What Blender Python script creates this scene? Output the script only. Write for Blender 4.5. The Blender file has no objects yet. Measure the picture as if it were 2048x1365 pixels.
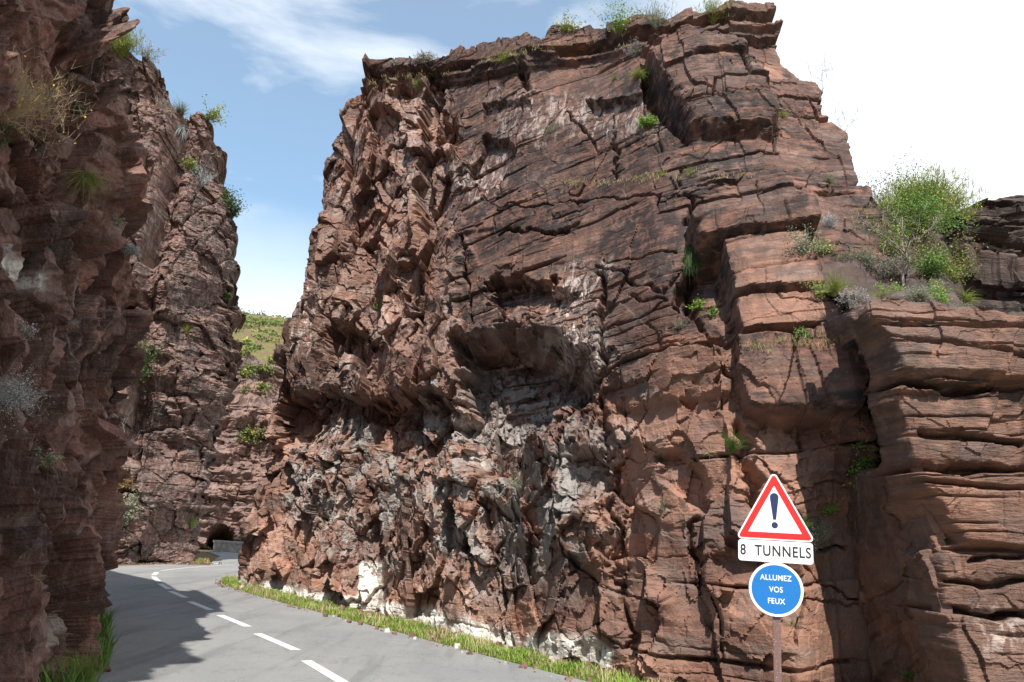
import bpy, math, random
import numpy as np
from mathutils import Vector, Matrix

# ------------------------------------------------------------ camera, sky, sun
S = bpy.context.scene
COL = S.collection
FPX, PITCH, ROLL, EYE = 1593.0, math.radians(13.7), math.radians(3.2), 1.8
cam_d = bpy.data.cameras.new('camera'); cam = bpy.data.objects.new('camera', cam_d); COL.objects.link(cam)
cam_d.sensor_width = 36; cam_d.lens = 28; cam_d.clip_start = .05; cam_d.clip_end = 5000
cam.matrix_world = Matrix.Translation((0, 0, EYE)) @ Matrix.Rotation(math.pi/2 + PITCH, 4, 'X') @ Matrix.Rotation(ROLL, 4, 'Z')
S.camera = cam

SUN_EL, SUN_PHI = math.radians(51), math.radians(-2)      # sunlight travels towards +Y, PHI to the right
world = bpy.data.worlds.new('World'); S.world = world; world.use_nodes = True
nt = world.node_tree; nt.nodes.clear()
N = nt.nodes.new; L = nt.links.new
out = N('ShaderNodeOutputWorld'); bg = N('ShaderNodeBackground'); bg.inputs[1].default_value = .108
sky = N('ShaderNodeTexSky'); sky.sky_type = 'NISHITA'; sky.sun_disc = False
sky.sun_elevation = SUN_EL; sky.sun_rotation = math.pi + SUN_PHI
sky.air_density = 1.0; sky.dust_density = .6; sky.ozone_density = 1.1
tc = N('ShaderNodeTexCoord'); sep = N('ShaderNodeSeparateXYZ'); L(tc.outputs['Generated'], sep.inputs[0])
def wmath(op, a, b=None, c=None):
    m = N('ShaderNodeMath'); m.operation = op
    for i, v in enumerate((a, b, c)):
        if v is None: continue
        if isinstance(v, (int, float)): m.inputs[i].default_value = v
        else: L(v, m.inputs[i])
    return m.outputs[0]
def wramp(v, lo, hi):
    r = N('ShaderNodeMapRange'); r.interpolation_type = 'SMOOTHSTEP'
    r.inputs[1].default_value = lo; r.inputs[2].default_value = hi; L(v, r.inputs[0]); return r.outputs[0]
mp = N('ShaderNodeMapping'); mp.inputs['Scale'].default_value = (1.2, 1.0, 3.2); mp.inputs['Rotation'].default_value = (0, .25, 0)
L(tc.outputs['Generated'], mp.inputs[0])
ns = N('ShaderNodeTexNoise'); ns.inputs['Scale'].default_value = 2.3; ns.inputs['Detail'].default_value = 8; ns.inputs['Roughness'].default_value = .55
ns.inputs['Distortion'].default_value = .3
L(mp.outputs[0], ns.inputs['Vector'])
wisps = wramp(ns.outputs[0], .43, .72)
low = wramp(sep.outputs[2], .46, .14)                     # bright cloud bank low over the valley
bank = wramp(sep.outputs[0], -.02, .32)                    # and a thick bank of bright cloud to the right
nz = wmath('MULTIPLY_ADD', ns.outputs[0], .9, -.42)
f = wmath('MAXIMUM', wmath('ADD', bank, wmath('MULTIPLY', nz, bank)), wmath('MULTIPLY_ADD', nz, .6, wmath('MULTIPLY', low, .98)))
f = wmath('MINIMUM', wmath('MAXIMUM', wmath('MAXIMUM', f, wmath('MULTIPLY', wisps, .70)), .20), 1.0)
mx = N('ShaderNodeMix'); mx.data_type = 'RGBA'
L(f, mx.inputs['Factor']); tint = N('ShaderNodeMix'); tint.data_type = 'RGBA'; tint.blend_type = 'MULTIPLY'; tint.inputs['Factor'].default_value = 1; tint.inputs['B'].default_value = (.68, 1.16, 1.28, 1); L(sky.outputs[0], tint.inputs['A']); L(tint.outputs['Result'], mx.inputs['A']); mx.inputs['B'].default_value = (8.0, 8.35, 8.6, 1)
L(mx.outputs['Result'], bg.inputs[0]); L(bg.outputs[0], out.inputs[0])

sun_d = bpy.data.lights.new('sun', 'SUN'); sun_d.energy = 5.0; sun_d.angle = math.radians(.5); sun_d.color = (1, .95, .87)
sun = bpy.data.objects.new('sun', sun_d); COL.objects.link(sun)
dirv = Vector((math.sin(SUN_PHI)*math.cos(SUN_EL), math.cos(SUN_PHI)*math.cos(SUN_EL), -math.sin(SUN_EL)))
sun.rotation_euler = dirv.to_track_quat('-Z', 'Y').to_euler()
S.view_settings.view_transform = 'Standard'; S.view_settings.look = 'None'; S.view_settings.gamma = 1
S.view_settings.exposure = 0.55

# ------------------------------------------------------------ from photograph positions to places in the world
cp, sp, ct, st_ = math.cos(PITCH), math.sin(PITCH), math.cos(ROLL), math.sin(ROLL)
_f = np.array([0, cp, sp]); _r0 = np.array([1., 0, 0]); _u0 = np.array([0, -sp, cp])
_r = ct*_r0 + st_*_u0; _u = -st_*_r0 + ct*_u0
EY = np.array([0, 0, EYE])
def ray(x, y): return _f + _r*(x-1024)/FPX + _u*(682.5-y)/FPX
def ground(x, y, z=0.):
    d = ray(x, y); return EY + d*(z-EYE)/d[2]
def at(x, y, Y):
    d = ray(x, y); return EY + d*Y/d[1]

# ------------------------------------------------------------ numpy noise
def hsh(ix, iy, seed):
    h = (ix.astype(np.int64)*374761393 + iy.astype(np.int64)*668265263 + seed*2147483647 + 1013904223) & 0xffffffff
    h = ((h ^ (h >> 13))*1274126177) & 0xffffffff
    h = ((h ^ (h >> 16))*2246822519) & 0xffffffff
    h = h ^ (h >> 15)
    return (h & 0xffffff).astype(np.float64)/0xffffff
def sm(t): t = np.clip(t, 0, 1); return t*t*(3-2*t)
def ramp(x, a, b): return sm((x-a)/(b-a))
def pnoise(x, y, seed):
    x0 = np.floor(x); y0 = np.floor(y); fx = x-x0; fy = y-y0
    x0 = x0.astype(np.int64); y0 = y0.astype(np.int64)
    def g(i, j):
        a = hsh(x0+i, y0+j, seed)*2*np.pi
        return np.cos(a)*(fx-i) + np.sin(a)*(fy-j)
    u = fx*fx*fx*(fx*(fx*6-15)+10); v = fy*fy*fy*(fy*(fy*6-15)+10)
    return ((g(0, 0)*(1-u)+g(1, 0)*u)*(1-v) + (g(0, 1)*(1-u)+g(1, 1)*u)*v)*1.5
def fbm(x, y, seed, o=4, gain=.5):
    s = 0; a = 1
    for i in range(o):
        s = s + a*pnoise(x*2**i+i*7.3, y*2**i+i*3.1, seed+i*17); a *= gain
    return s
def voro(x, y, seed, jit=.95):
    x0 = np.floor(x).astype(np.int64); y0 = np.floor(y).astype(np.int64)
    F1 = np.full(x.shape, 9.); F2 = np.full(x.shape, 9.)
    cx = np.zeros(x.shape, np.int64); cy = cx.copy(); dx = np.zeros(x.shape); dy = dx.copy()
    for i in (-1, 0, 1):
        for j in (-1, 0, 1):
            ax = x0+i; ay = y0+j
            px = ax+.5+(hsh(ax, ay, seed)-.5)*jit; py = ay+.5+(hsh(ax, ay, seed+1)-.5)*jit
            ex = x-px; ey = y-py; d = np.hypot(ex, ey)
            n = d < F1
            F2 = np.where(n, F1, np.minimum(F2, d))
            F1 = np.where(n, d, F1); cx = np.where(n, ax, cx); cy = np.where(n, ay, cy)
            dx = np.where(n, ex, dx); dy = np.where(n, ey, dy)
    return F1, F2, cx, cy, dx, dy
def facets(a, z, sx, sy, seed, tilt=1., warp=.25, shear=0., tz=None):
    """angular broken rock: every cell a tilted plane with an offset; about -0.5..0.5"""
    wx = a + sx*warp*fbm(a/sx*1.3, z/sy*1.3, seed+50, 3); wz = z + shear*a + sy*warp*fbm(a/sx*1.3+9, z/sy*1.3, seed+70, 3)
    F1, F2, cx, cy, dx, dy = voro(wx/sx, wz/sy, seed)
    h = hsh(cx, cy, seed+5)-.5
    tx = hsh(cx, cy, seed+6)*2-1; ty = hsh(cx, cy, seed+7)*2-1
    return h*.9 + dx*tx*tilt+dy*ty*(tilt if tz is None else tz), F2-F1, hsh(cx, cy, seed+8)
def beds(a, b, seed, t0, t1, l0, l1, tilt=.5, span=60.):
    """bedded and jointed rock: layers of uneven thickness cut by cross joints"""
    rng = np.random.RandomState(seed)
    th = np.exp(rng.uniform(np.log(t0), np.log(t1), int(span/t0)+10)); bd = -span/2 + np.cumsum(th)
    bw = b + t1*.045*fbm(a/(t1*2.6), b/(t1*1.4), seed+3, 3) + .008*fbm(a*4, b*4, seed+4, 2)
    k = np.clip(np.searchsorted(bd, bw), 1, len(bd)-1)
    fb = (bw-bd[k-1])/(bd[k]-bd[k-1]); tk = bd[k]-bd[k-1]
    ln = l0+(l1-l0)*hsh(k, k*0, seed+11)
    aw = a + .05*ln*fbm(a/ln*1.5, b/t1, seed+23, 3) + hsh(k, k*0, seed+12)*ln*7
    q = aw/ln; c = np.floor(q).astype(np.int64); fa = q-c
    h1 = hsh(c, k, seed+13)-.5; hk = hsh(k, k*0, seed+14)-.5
    d = h1*.6 + hk*.7 + tilt*((hsh(c, k, seed+15)*2-1)*(fa-.5)*.6 + (hsh(c, k, seed+16)*2-1)*(fb-.5))
    el = np.minimum(fb, 1-fb)*tk; ej = np.minimum(fa, 1-fa)*ln
    return d, el, ej, hsh(c, k, seed+17), hk
def sdpoly(x, y, P):
    """signed distance to a polygon, positive inside"""
    P = np.asarray(P, float); d = np.full(x.shape, 1e9); ins = np.zeros(x.shape, bool)
    for i in range(len(P)):
        ax, ay = P[i]; bx, by = P[(i+1) % len(P)]
        ex, ey = bx-ax, by-ay; wx, wy = x-ax, y-ay
        t = np.clip((wx*ex+wy*ey)/(ex*ex+ey*ey+1e-12), 0, 1)
        d = np.minimum(d, (wx-ex*t)**2+(wy-ey*t)**2)
        if ay != by:
            ins ^= ((ay > y) != (by > y)) & (x < (bx-ax)*(y-ay)/(by-ay)+ax)
    d = np.sqrt(d); return np.where(ins, d, -d)
def dline(x, y, P):
    P = np.asarray(P, float); d = np.full(x.shape, 1e9)
    for i in range(len(P)-1):
        ax, ay = P[i]; bx, by = P[i+1]; ex, ey = bx-ax, by-ay
        t = np.clip(((x-ax)*ex+(y-ay)*ey)/(ex*ex+ey*ey+1e-12), 0, 1)
        d = np.minimum(d, (x-ax-ex*t)**2+(y-ay-ey*t)**2)
    return np.sqrt(d)

# ------------------------------------------------------------ meshes
def link(o, parent=None):
    COL.objects.link(o)
    if parent: o.parent = parent
    return o
def grid_mesh(name, V, keep, attrs, mat, smooth=False):
    """V: (nz, na, 3); keep: (nz, na) bool"""
    nz_, na_ = V.shape[:2]
    idx = np.arange(nz_*na_).reshape(nz_, na_)
    kq = keep[:-1, :-1] & keep[1:, :-1] & keep[:-1, 1:] & keep[1:, 1:]
    q = np.stack([idx[:-1, :-1], idx[:-1, 1:], idx[1:, 1:], idx[1:, :-1]], -1)[kq]
    used = np.zeros(nz_*na_, bool); used[q.ravel()] = True
    remap = np.cumsum(used)-1; q = remap[q]
    v = V.reshape(-1, 3)[used]
    me = bpy.data.meshes.new(name)
    me.vertices.add(len(v)); me.vertices.foreach_set('co', v.astype(np.float32).ravel())
    me.loops.add(len(q)*4); me.loops.foreach_set('vertex_index', q.astype(np.int32).ravel())
    me.polygons.add(len(q)); me.polygons.foreach_set('loop_start', np.arange(0, len(q)*4, 4, dtype=np.int32))
    me.polygons.foreach_set('loop_total', np.full(len(q), 4, dtype=np.int32))
    me.update(calc_edges=True)
    for k, arr in attrs.items():
        at_ = me.attributes.new(k, 'FLOAT', 'POINT')
        at_.data.foreach_set('value', np.broadcast_to(arr, (nz_, na_)).reshape(-1)[used].astype(np.float32))
    me.polygons.foreach_set('use_smooth', np.full(len(q), smooth))
    me.materials.append(mat)
    return me
def raw_mesh(name, v, faces, mats, midx=None, smooth=False):
    me = bpy.data.meshes.new(name); me.from_pydata([tuple(p) for p in v], [], [tuple(int(i) for i in fc) for fc in faces])
    for m in (mats if isinstance(mats, (list, tuple)) else [mats]): me.materials.append(m)
    if midx is not None: me.polygons.foreach_set('material_index', np.asarray(midx, dtype=np.int32))
    if smooth: me.polygons.foreach_set('use_smooth', np.ones(len(me.polygons), bool))
    me.update(); return me
def struct(name, me, kind='structure'):
    o = link(bpy.data.objects.new(name, me)); o['kind'] = kind; return o

# ------------------------------------------------------------ materials
def mat_new(name):
    m = bpy.data.materials.new(name); m.use_nodes = True; t = m.node_tree
    return m, t, t.nodes['Principled BSDF']
class NT:
    def __init__(s, t): s.t = t
    def n(s, ty, **kw):
        x = s.t.nodes.new(ty)
        for k, v in kw.items(): setattr(x, k, v)
        return x
    def l(s, a, b): s.t.links.new(a, b)
    def put(s, sock, v):
        if isinstance(v, (int, float)): sock.default_value = v
        elif isinstance(v, (tuple, list)): sock.default_value = tuple(v) if len(v) != 3 or sock.type == 'VECTOR' else (*v, 1)
        else: s.l(v, sock)
    def math(s, op, a, b=0., c=0.):
        x = s.n('ShaderNodeMath', operation=op)
        for i, v in enumerate((a, b, c)): s.put(x.inputs[i], v)
        return x.outputs[0]
    def ramp(s, v, a, b, lo=0., hi=1.):
        x = s.n('ShaderNodeMapRange', interpolation_type='SMOOTHSTEP')
        s.put(x.inputs[0], v)
        for i, q in enumerate((a, b, lo, hi)): x.inputs[i+1].default_value = q
        return x.outputs[0]
    def mix(s, f_, a, b, mode='MIX'):
        x = s.n('ShaderNodeMix', data_type='RGBA', blend_type=mode)
        s.put(x.inputs['Factor'], f_); s.put(x.inputs['A'], a); s.put(x.inputs['B'], b); return x.outputs['Result']
    def noise(s, vec, scale, detail=4, rough=.5, dist=0.):
        x = s.n('ShaderNodeTexNoise'); s.l(vec, x.inputs['Vector'])
        for k, v in (('Scale', scale), ('Detail', detail), ('Roughness', rough), ('Distortion', dist)): x.inputs[k].default_value = v
        return x.outputs[0]
    def mapping(s, vec, scale=(1, 1, 1), rot=(0, 0, 0)):
        x = s.n('ShaderNodeMapping'); s.l(vec, x.inputs[0]); x.inputs['Scale'].default_value = scale; x.inputs['Rotation'].default_value = rot
        return x.outputs[0]
    def attr(s, name):
        x = s.n('ShaderNodeAttribute', attribute_name=name); return x.outputs['Fac']
    def bump(s, h, strength, dist, normal=None):
        x = s.n('ShaderNodeBump'); s.l(h, x.inputs['Height']); x.inputs['Strength'].default_value = strength; x.inputs['Distance'].default_value = dist
        if normal: s.l(normal, x.inputs['Normal'])
        return x.outputs[0]

def rock_material(name, base, warm, dark, dip=0.0, fine=1.0, dark_amt=1.0, lam=1.0):
    m, t, b = mat_new(name); k = NT(t)
    geo = k.n('ShaderNodeTexCoord').outputs['Object']
    rnd = k.attr('rnd'); blk = k.attr('blk'); vn = k.attr('varnish_shade'); gy = k.attr('grey'); wh = k.attr('white'); og = k.attr('fresh'); pl = k.attr('pale'); la = k.attr('lam')
    strat = k.mapping(geo, (.35, .35, 4.2), (0, dip, 0))
    n1 = k.noise(geo, .9, 6, .6); n2 = k.noise(geo, 5, 8, .62); n3 = k.noise(geo, 26, 5, .6); ns = k.noise(strat, 3.2, 8, .62, .4)
    ns2 = k.noise(k.mapping(geo, (1, 1, 7), (0, dip, 0)), 7, 5, .6, .6)
    c = k.mix(k.ramp(n1, .35, .65), base, warm)
    c = k.mix(k.math('MULTIPLY', k.ramp(rnd, 0, 1), .55), c, tuple(x*.62 for x in base))
    c = k.mix(k.math('MULTIPLY', k.ramp(blk, .4, 1), .5), c, (warm[0]*1.25, warm[1]*1.12, warm[2]*1.05))
    c = k.mix(k.math('MULTIPLY', og, .85), c, (.42, .225, .155))
    c = k.mix(k.math('MULTIPLY', k.math('MULTIPLY', k.ramp(ns, .50, .72), .45), la), c, tuple(x*.42 for x in base))
    c = k.mix(k.math('MULTIPLY', k.ramp(n2, .54, .74), .45), c, (warm[0]*1.5, warm[1]*1.45, warm[2]*1.45))
    big = k.noise(k.mapping(geo, (.5, .5, 1.3), (0, dip, 0)), .9, 7, .62, .5)
    c = k.mix(k.math('MULTIPLY', k.ramp(k.noise(k.mapping(geo, (.6, .6, 1.5), (.3, dip, .4)), 1.5, 7, .65, .4), .46, .66), .62), c, (.165, .128, .115))
    c = k.mix(k.math('MULTIPLY', k.ramp(k.noise(geo, 2.4, 8, .7, .3), .56, .72), .40), c, (.36, .25, .19))
    # dark varnish and black lichen on weathered faces, and painted shade on bend cliff
    vf = k.math('MULTIPLY', k.ramp(k.math('ADD', k.math('MULTIPLY', n2, .55), k.math('MULTIPLY', ns, .45)), .39, .55), k.math('MULTIPLY', vn, k.ramp(big, .38, .60, .45, 1.0)))
    c = k.mix(k.math('MINIMUM', k.math('MULTIPLY', vf, dark_amt), .92), c, dark)
    # grey crust
    c = k.mix(k.math('MULTIPLY', k.ramp(k.math('ADD', k.math('MULTIPLY', n2, .6), k.math('MULTIPLY', blk, .35)), .38, .56), gy), c, (.27, .245, .23))
    # pale salt bloom running down, and painted sunlit patches on the flank
    vert = k.noise(k.mapping(geo, (2.2, 2.2, .9)), 2.6, 7, .7, .9)
    c = k.mix(k.math('MULTIPLY', k.ramp(vert, .46, .62), pl), c, (.60, .50, .45))
    # lime wash splashed on the foot
    c = k.mix(k.math('MULTIPLY', k.ramp(k.math('ADD', n2, k.math('MULTIPLY', n3, .35)), .46, .64), wh), c, k.mix(k.ramp(n1, .42, .62), (.70, .68, .64), (.50, .45, .40)))
    # grit and small lichen spots
    c = k.mix(k.math('MULTIPLY', k.ramp(n3, .60, .75), .35), c, tuple(x*.4 for x in base))
    c = k.mix(k.math('MULTIPLY', k.ramp(k.noise(geo, 60, 3, .6), .66, .74), .30), c, (.40, .37, .33))
    k.l(c, b.inputs['Base Color']); b.inputs['Roughness'].default_value = .86; b.inputs['Specular IOR Level'].default_value = .25
    h = k.math('ADD', k.math('MULTIPLY', n2, .9), k.math('ADD', k.math('MULTIPLY', n3, .35), k.math('MULTIPLY', k.math('MULTIPLY', ns2, 1.0*lam), la)))
    nrm = k.bump(h, .75*fine, .06)
    nrm = k.bump(k.noise(geo, 75, 4, .65), .45, .012, nrm)
    k.l(nrm, b.inputs['Normal'])
    return m

BASE = (.142, .073, .057); WARM = (.262, .138, .100); DARK = (.034, .027, .026)
M_MAIN = rock_material('red_rock', BASE, WARM, DARK, dip=-.10)
M_LEFT = rock_material('dark_red_rock', (.175, .085, .067), (.29, .145, .110), (.045, .036, .035), dip=.1, lam=.5, fine=1.5)
M_FAR = rock_material('far_red_rock', (.150, .078, .064), (.215, .118, .094), (.05, .04, .038), dip=.0, lam=.6)
M_VALLEY = rock_material('pink_valley_rock', (.215, .130, .108), (.30, .19, .16), (.06, .05, .047), dip=.0, lam=1.0)
M_RIGHT = rock_material('bedded_rock', (.160, .090, .069), (.265, .150, .110), (.038, .031, .029), dip=-.03, lam=1.5)
M_LEDGE = rock_material('black_crusted_rock', (.075, .052, .046), (.13, .082, .066), (.032, .028, .027), dip=-.03, lam=1.5)

# ------------------------------------------------------------ cliffs as real relief
class Face:
    """a cliff face: point = org + u*a + n*D(a,z), z up; n points into the rock"""
    def __init__(s, org, n, macro):
        s.org = np.array([org[0], org[1]], float); n = np.array(n, float); s.n = n/np.hypot(*n); s.u = np.array([s.n[1], -s.n[0]]); s.macro = macro
    def az(s, px, py):
        """where the line of sight through a photo position meets the smooth face"""
        d = ray(px, py); lo, hi = 1.0, 90.0
        def g(t_):
            p = EY+d*t_; q = p[:2]-s.org; a = q@s.u; D = q@s.n
            return D-float(s.macro(np.array([a]), np.array([p[2]]))[0])
        ts = np.linspace(lo, hi, 500); prev = g(lo)
        for i in range(1, len(ts)):
            cur = g(ts[i])
            if prev < 0 <= cur:
                lo, hi = ts[i-1], ts[i]; break
            prev = cur
        else: lo = hi = 30
        for _ in range(25):
            m_ = (lo+hi)/2
            if g(m_) < 0: lo = m_
            else: hi = m_
        p = EY+d*hi; q = p[:2]-s.org
        return float(q@s.u), float(p[2])
    def poly(s, pts): return [s.az(*p) for p in pts]
    def world(s, a, z, D): return np.stack([s.org[0]+s.u[0]*a+s.n[0]*D, s.org[1]+s.u[1]*a+s.n[1]*D, z+0*a], -1)
    def point(s, px, py, off=0.):
        a, z = s.az(px, py); D = float(s.macro(np.array([a]), np.array([z]))[0]); return s.world(np.array(a), np.array(z), np.array(D-off))

class Field:
    """the finished relief of a face, for setting plants on it"""
    def __init__(s, V):
        s.V = V.astype(np.float32); q = s.V-EY.astype(np.float32); zc = q@_f.astype(np.float32)
        s.x = 1024+FPX*(q@_r.astype(np.float32))/zc; s.y = 682.5-FPX*(q@_u.astype(np.float32))/zc; s.d = zc
    def hit(s, px, py, rad=5):
        """nearest point of the relief on the line of sight"""
        while rad < 60:
            k = np.nonzero((np.abs(s.x-px) < rad) & (np.abs(s.y-py) < rad))[0]
            if len(k): return s.V[k[np.argmin(s.d[k])]].astype(float)
            rad *= 2
        k = np.argmin((s.x-px)**2+(s.y-py)**2); return s.V[k].astype(float)

def relief(name, face, a0, a1, z0, z1, step, outline, dispf, mat, rim=.3, rimd=3., rough=.12, rimdir=None, grow=0., lat=1., blur=0, smooth=False):
    na_ = int((a1-a0)/step)+1; nz_ = int((z1-z0)/step)+1
    A, Z = np.meshgrid(np.linspace(a0, a1, na_), np.linspace(z0, z1, nz_))
    Mc = face.macro(A, Z)
    sd = sdpoly(A, Z, outline) + grow + rough*fbm(A*1.6, Z*1.6, 91, 4) + .35*rough*(facets(A, Z, .35, .3, 92)[0]) if outline is not None else np.full(A.shape, 9.)
    disp, at_, sh = dispf(A, Z)
    e = np.clip(1-sd/rim, 0, 1)
    for _ in range(blur):                                   # broken edges are never razor sharp
        q = np.pad(disp, 1, mode='edge'); disp = (q[:-2, 1:-1]+2*q[1:-1, 1:-1]+q[2:, 1:-1])*.25
    gz, ga = np.gradient(Mc, Z[1, 0]-Z[0, 0], A[0, 1]-A[0, 0])
    gl = np.sqrt(1+ga*ga+gz*gz); ga, gz = ga/gl, gz/gl
    keep = sd > -.02
    Vv = face.world(A + sh[0] - lat*ga*disp, Z + sh[1] - gz*disp, Mc + disp*(1-lat+lat/gl))
    rv = np.array([*(face.n if rimdir is None else np.array(rimdir)/np.hypot(*rimdir)), 0.])
    Vv = Vv + rv*(rimd*e**4)[..., None]
    me = grid_mesh(name, Vv, keep, at_, mat, smooth)
    o = struct(name, me)
    return Field(Vv[keep])

# ---- the big rock fin on the right of the road
PL = np.array([(-12, 29.5), (-8.7, 25.8), (-5.6, 21.6), (-3.42, 19.5), (-1.4, 16.7), (.08, 14.4), (1.52, 12.3), (2.3, 10.8), (3.24, 9.7), (4.1, 9.1), (6, 9.3), (9, 10.5)])
def main_macro(a, z):
    zc = np.clip(z, -1, 17)
    base = np.interp(a, PL[:, 0], PL[:, 1])
    lean = np.interp(a, [-9, -5, -2, 0, 2, 4, 7], [0., .02, .10, .17, .30, .40, .42])
    pr = np.interp(zc, [-1, 0, 3, 5, 8, 12, 17], [-.6, 0, .8, 2.6, 7.0, 12, 17.5])
    pl = np.interp(zc, [-1, 17], [-1, 17])
    w = np.interp(a, [-3, 2], [0, 1])
    return base + lean*(pr*w+pl*(1-w)) + .95*ramp(a, 3.4, 4.2)*ramp(zc, 3.6, 1.6)
FM = Face((0, 0), (0, 1), main_macro)
TOP = [(462, 1200), (482, 1120), (514, 1010), (528, 900), (552, 790), (575, 650), (600, 590), (612, 470), (640, 420), (645, 320), (668, 290), (690, 205), (722, 170), (730, 116), (780, 118),
       (840, 128), (880, 108), (890, 88), (960, 76), (1040, 72), (1085, 78), (1092, 50), (1180, 50), (1240, 62), (1300, 40), (1340, 30), (1420, 36), (1480, 12), (1560, 8), (1576, 40),
       (1590, 110), (1640, 140), (1664, 165), (1668, 215), (1712, 240), (1735, 300), (1755, 400), (1790, 470), (1850, 560), (1880, 700), (2300, 900), (2300, 1700), (1400, 1700), (600, 1300)]
TOP = [(x, y-(np.interp(x, [700, 880, 1080, 1200, 1600, 1800], [4, 22, 38, 46, 34, 0]) if y < 480 and x > 690 else 0)) for x, y in TOP]
mo = FM.poly(TOP[:-4]); mo += [(9.5, 5.5), (9.5, -.6), (-9.2, -.6)]
def P(*pts): return FM.poly(pts)
Jz = P((480, 1150), (600, 560), (700, 150), (880, 140), (930, 300), (900, 620), (1000, 820), (1290, 850), (1300, 1345), (1000, 1300), (700, 1225))
CAVE = P((925, 690), (1120, 680), (1170, 760), (1100, 810), (1050, 870), (1040, 930), (940, 930), (915, 800))
Gz = P((560, 1010), (600, 800), (900, 780), (920, 680), (1160, 650), (1250, 800), (1270, 1050), (1000, 1180), (700, 1120))
# (polygon, extra depth at its top, at its bottom, edge width, roughness of the edge)
FEAT = [
 (P((905, 672), (1010, 650), (1120, 664), (1155, 700), (1195, 750), (1185, 800), (1110, 815), (1060, 880), (1050, 940), (1000, 965), (930, 950), (905, 860), (915, 760)), 1.75, 1.0, .42, .16),
 (P((960, 565), (1040, 548), (1110, 550), (1150, 585), (1135, 605), (1100, 640), (1030, 632), (985, 605)), .65, .05, .16, .16),
 (P((560, 800), (660, 775), (760, 800), (880, 780), (905, 900), (800, 930), (740, 890), (650, 930), (560, 890)), 1.3, .1, .25, .16),
 (P((530, 880), (570, 900), (600, 1000), (560, 980), (520, 960)), .8, .1, .15, .1),
 # upper set-back benches
 (P((735, 160), (860, 152), (1040, 96), (1250, 96), (1310, 60), (1400, 66), (1560, 120))+[(9, 11.5), (9, 18), (-5, 18)], .30, .25, .05, .05),
 (P((980, 405), (1080, 375), (1160, 366), (1340, 352), (1520, 340), (1620, 350))+[(9, 7.3), (9, 18), (-3.4, 18)]+P((850, 160), (880, 260), (930, 330)), .30, .42, .06, .06),
 # leaning boulder below the summit
 (P((1290, 110), (1330, 75), (1375, 68), (1490, 92), (1535, 150), (1570, 225), (1560, 250), (1380, 245), (1330, 180)), -.55, -.25, .22, .08),
 (P((1282, 100), (1300, 110), (1390, 255), (1375, 262), (1300, 190), (1285, 150)), .6, .5, .04, .03),
 # tall dark slots of the left part
 (P((845, 150), (885, 140), (880, 250), (860, 330), (868, 420), (850, 470), (835, 400), (850, 300)), .7, .6, .12, .1),
 (P((870, 235), (905, 230), (915, 275), (880, 290)), .5, .2, .08, .06),
 (P((735, 210), (800, 230), (800, 290), (760, 330), (745, 290)), .6, .3, .12, .1),
 (P((690, 480), (760, 470), (780, 510), (740, 560), (700, 540)), .6, .2, .12, .1),
 (P((790, 540), (840, 500), (860, 620), (830, 640)), .5, .4, .12, .1),
 (P((640, 650), (700, 640), (760, 690), (700, 780), (650, 760)), .5, .3, .15, .15),
 # hollows with pale scars
 (P((960, 195), (1060, 180), (1060, 205), (1000, 225), (965, 235)), .22, .05, .05, .04),
 (P((965, 260), (1010, 262), (1025, 290), (1000, 345), (900, 385), (880, 360), (960, 300)), .35, .1, .08, .06),
 (P((1170, 175), (1290, 160), (1290, 205), (1200, 215)), .3, .05, .05, .05),
 # beam of hard rock, the recess below it and the orange slabs
 (P((1370, 470), (1500, 458), (1600, 448), (1625, 492), (1520, 500), (1440, 505), (1395, 515)), -.58, -.48, .05, .03),
 (P((1385, 515), (1440, 508), (1460, 610), (1475, 688), (1440, 700), (1345, 610), (1360, 560)), .55, .15, .10, .05),
 (P((1440, 506), (1600, 496), (1630, 560), (1640, 606), (1462, 614)), -.34, -.40, .04, .02),
 (P((1462, 620), (1642, 611), (1672, 678), (1478, 684)), -.30, -.46, .04, .02),
 (P((1466, 696), (1560, 690), (1702, 680), (1716, 780), (1702, 836), (1560, 845), (1482, 835)), -.50, -.44, .045, .03),
 (P((1482, 842), (1710, 836), (1750, 940), (1690, 1000), (1620, 985), (1560, 960), (1500, 930)), .18, .05, .16, .10),
 (P((1215, 760), (1240, 715), (1300, 700), (1445, 705), (1455, 790), (1400, 812), (1250, 812)), -.36, -.16, .16, .08),
 (P((1130, 690), (1200, 700), (1205, 760), (1150, 730)), -.2, -.1, .05, .04),
 # black cleft in the corner
 (P((1694, 622), (1750, 640), (1830, 880), (1815, 960), (1760, 930), (1722, 780)), 2.4, 1.6, .10, .05),
 (P((1310, 905), (1370, 900), (1420, 960), (1415, 1030), (1380, 1010), (1320, 960)), .38, .1, .10, .05),
 (P((1140, 1010), (1200, 1000), (1215, 1130), (1150, 1140), (1120, 1080)), -.3, -.3, .18, .08),
 (P((1430, 1060), (1600, 1080), (1610, 1180), (1480, 1250), (1430, 1160)), .25, .0, .15, .12),
]
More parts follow.
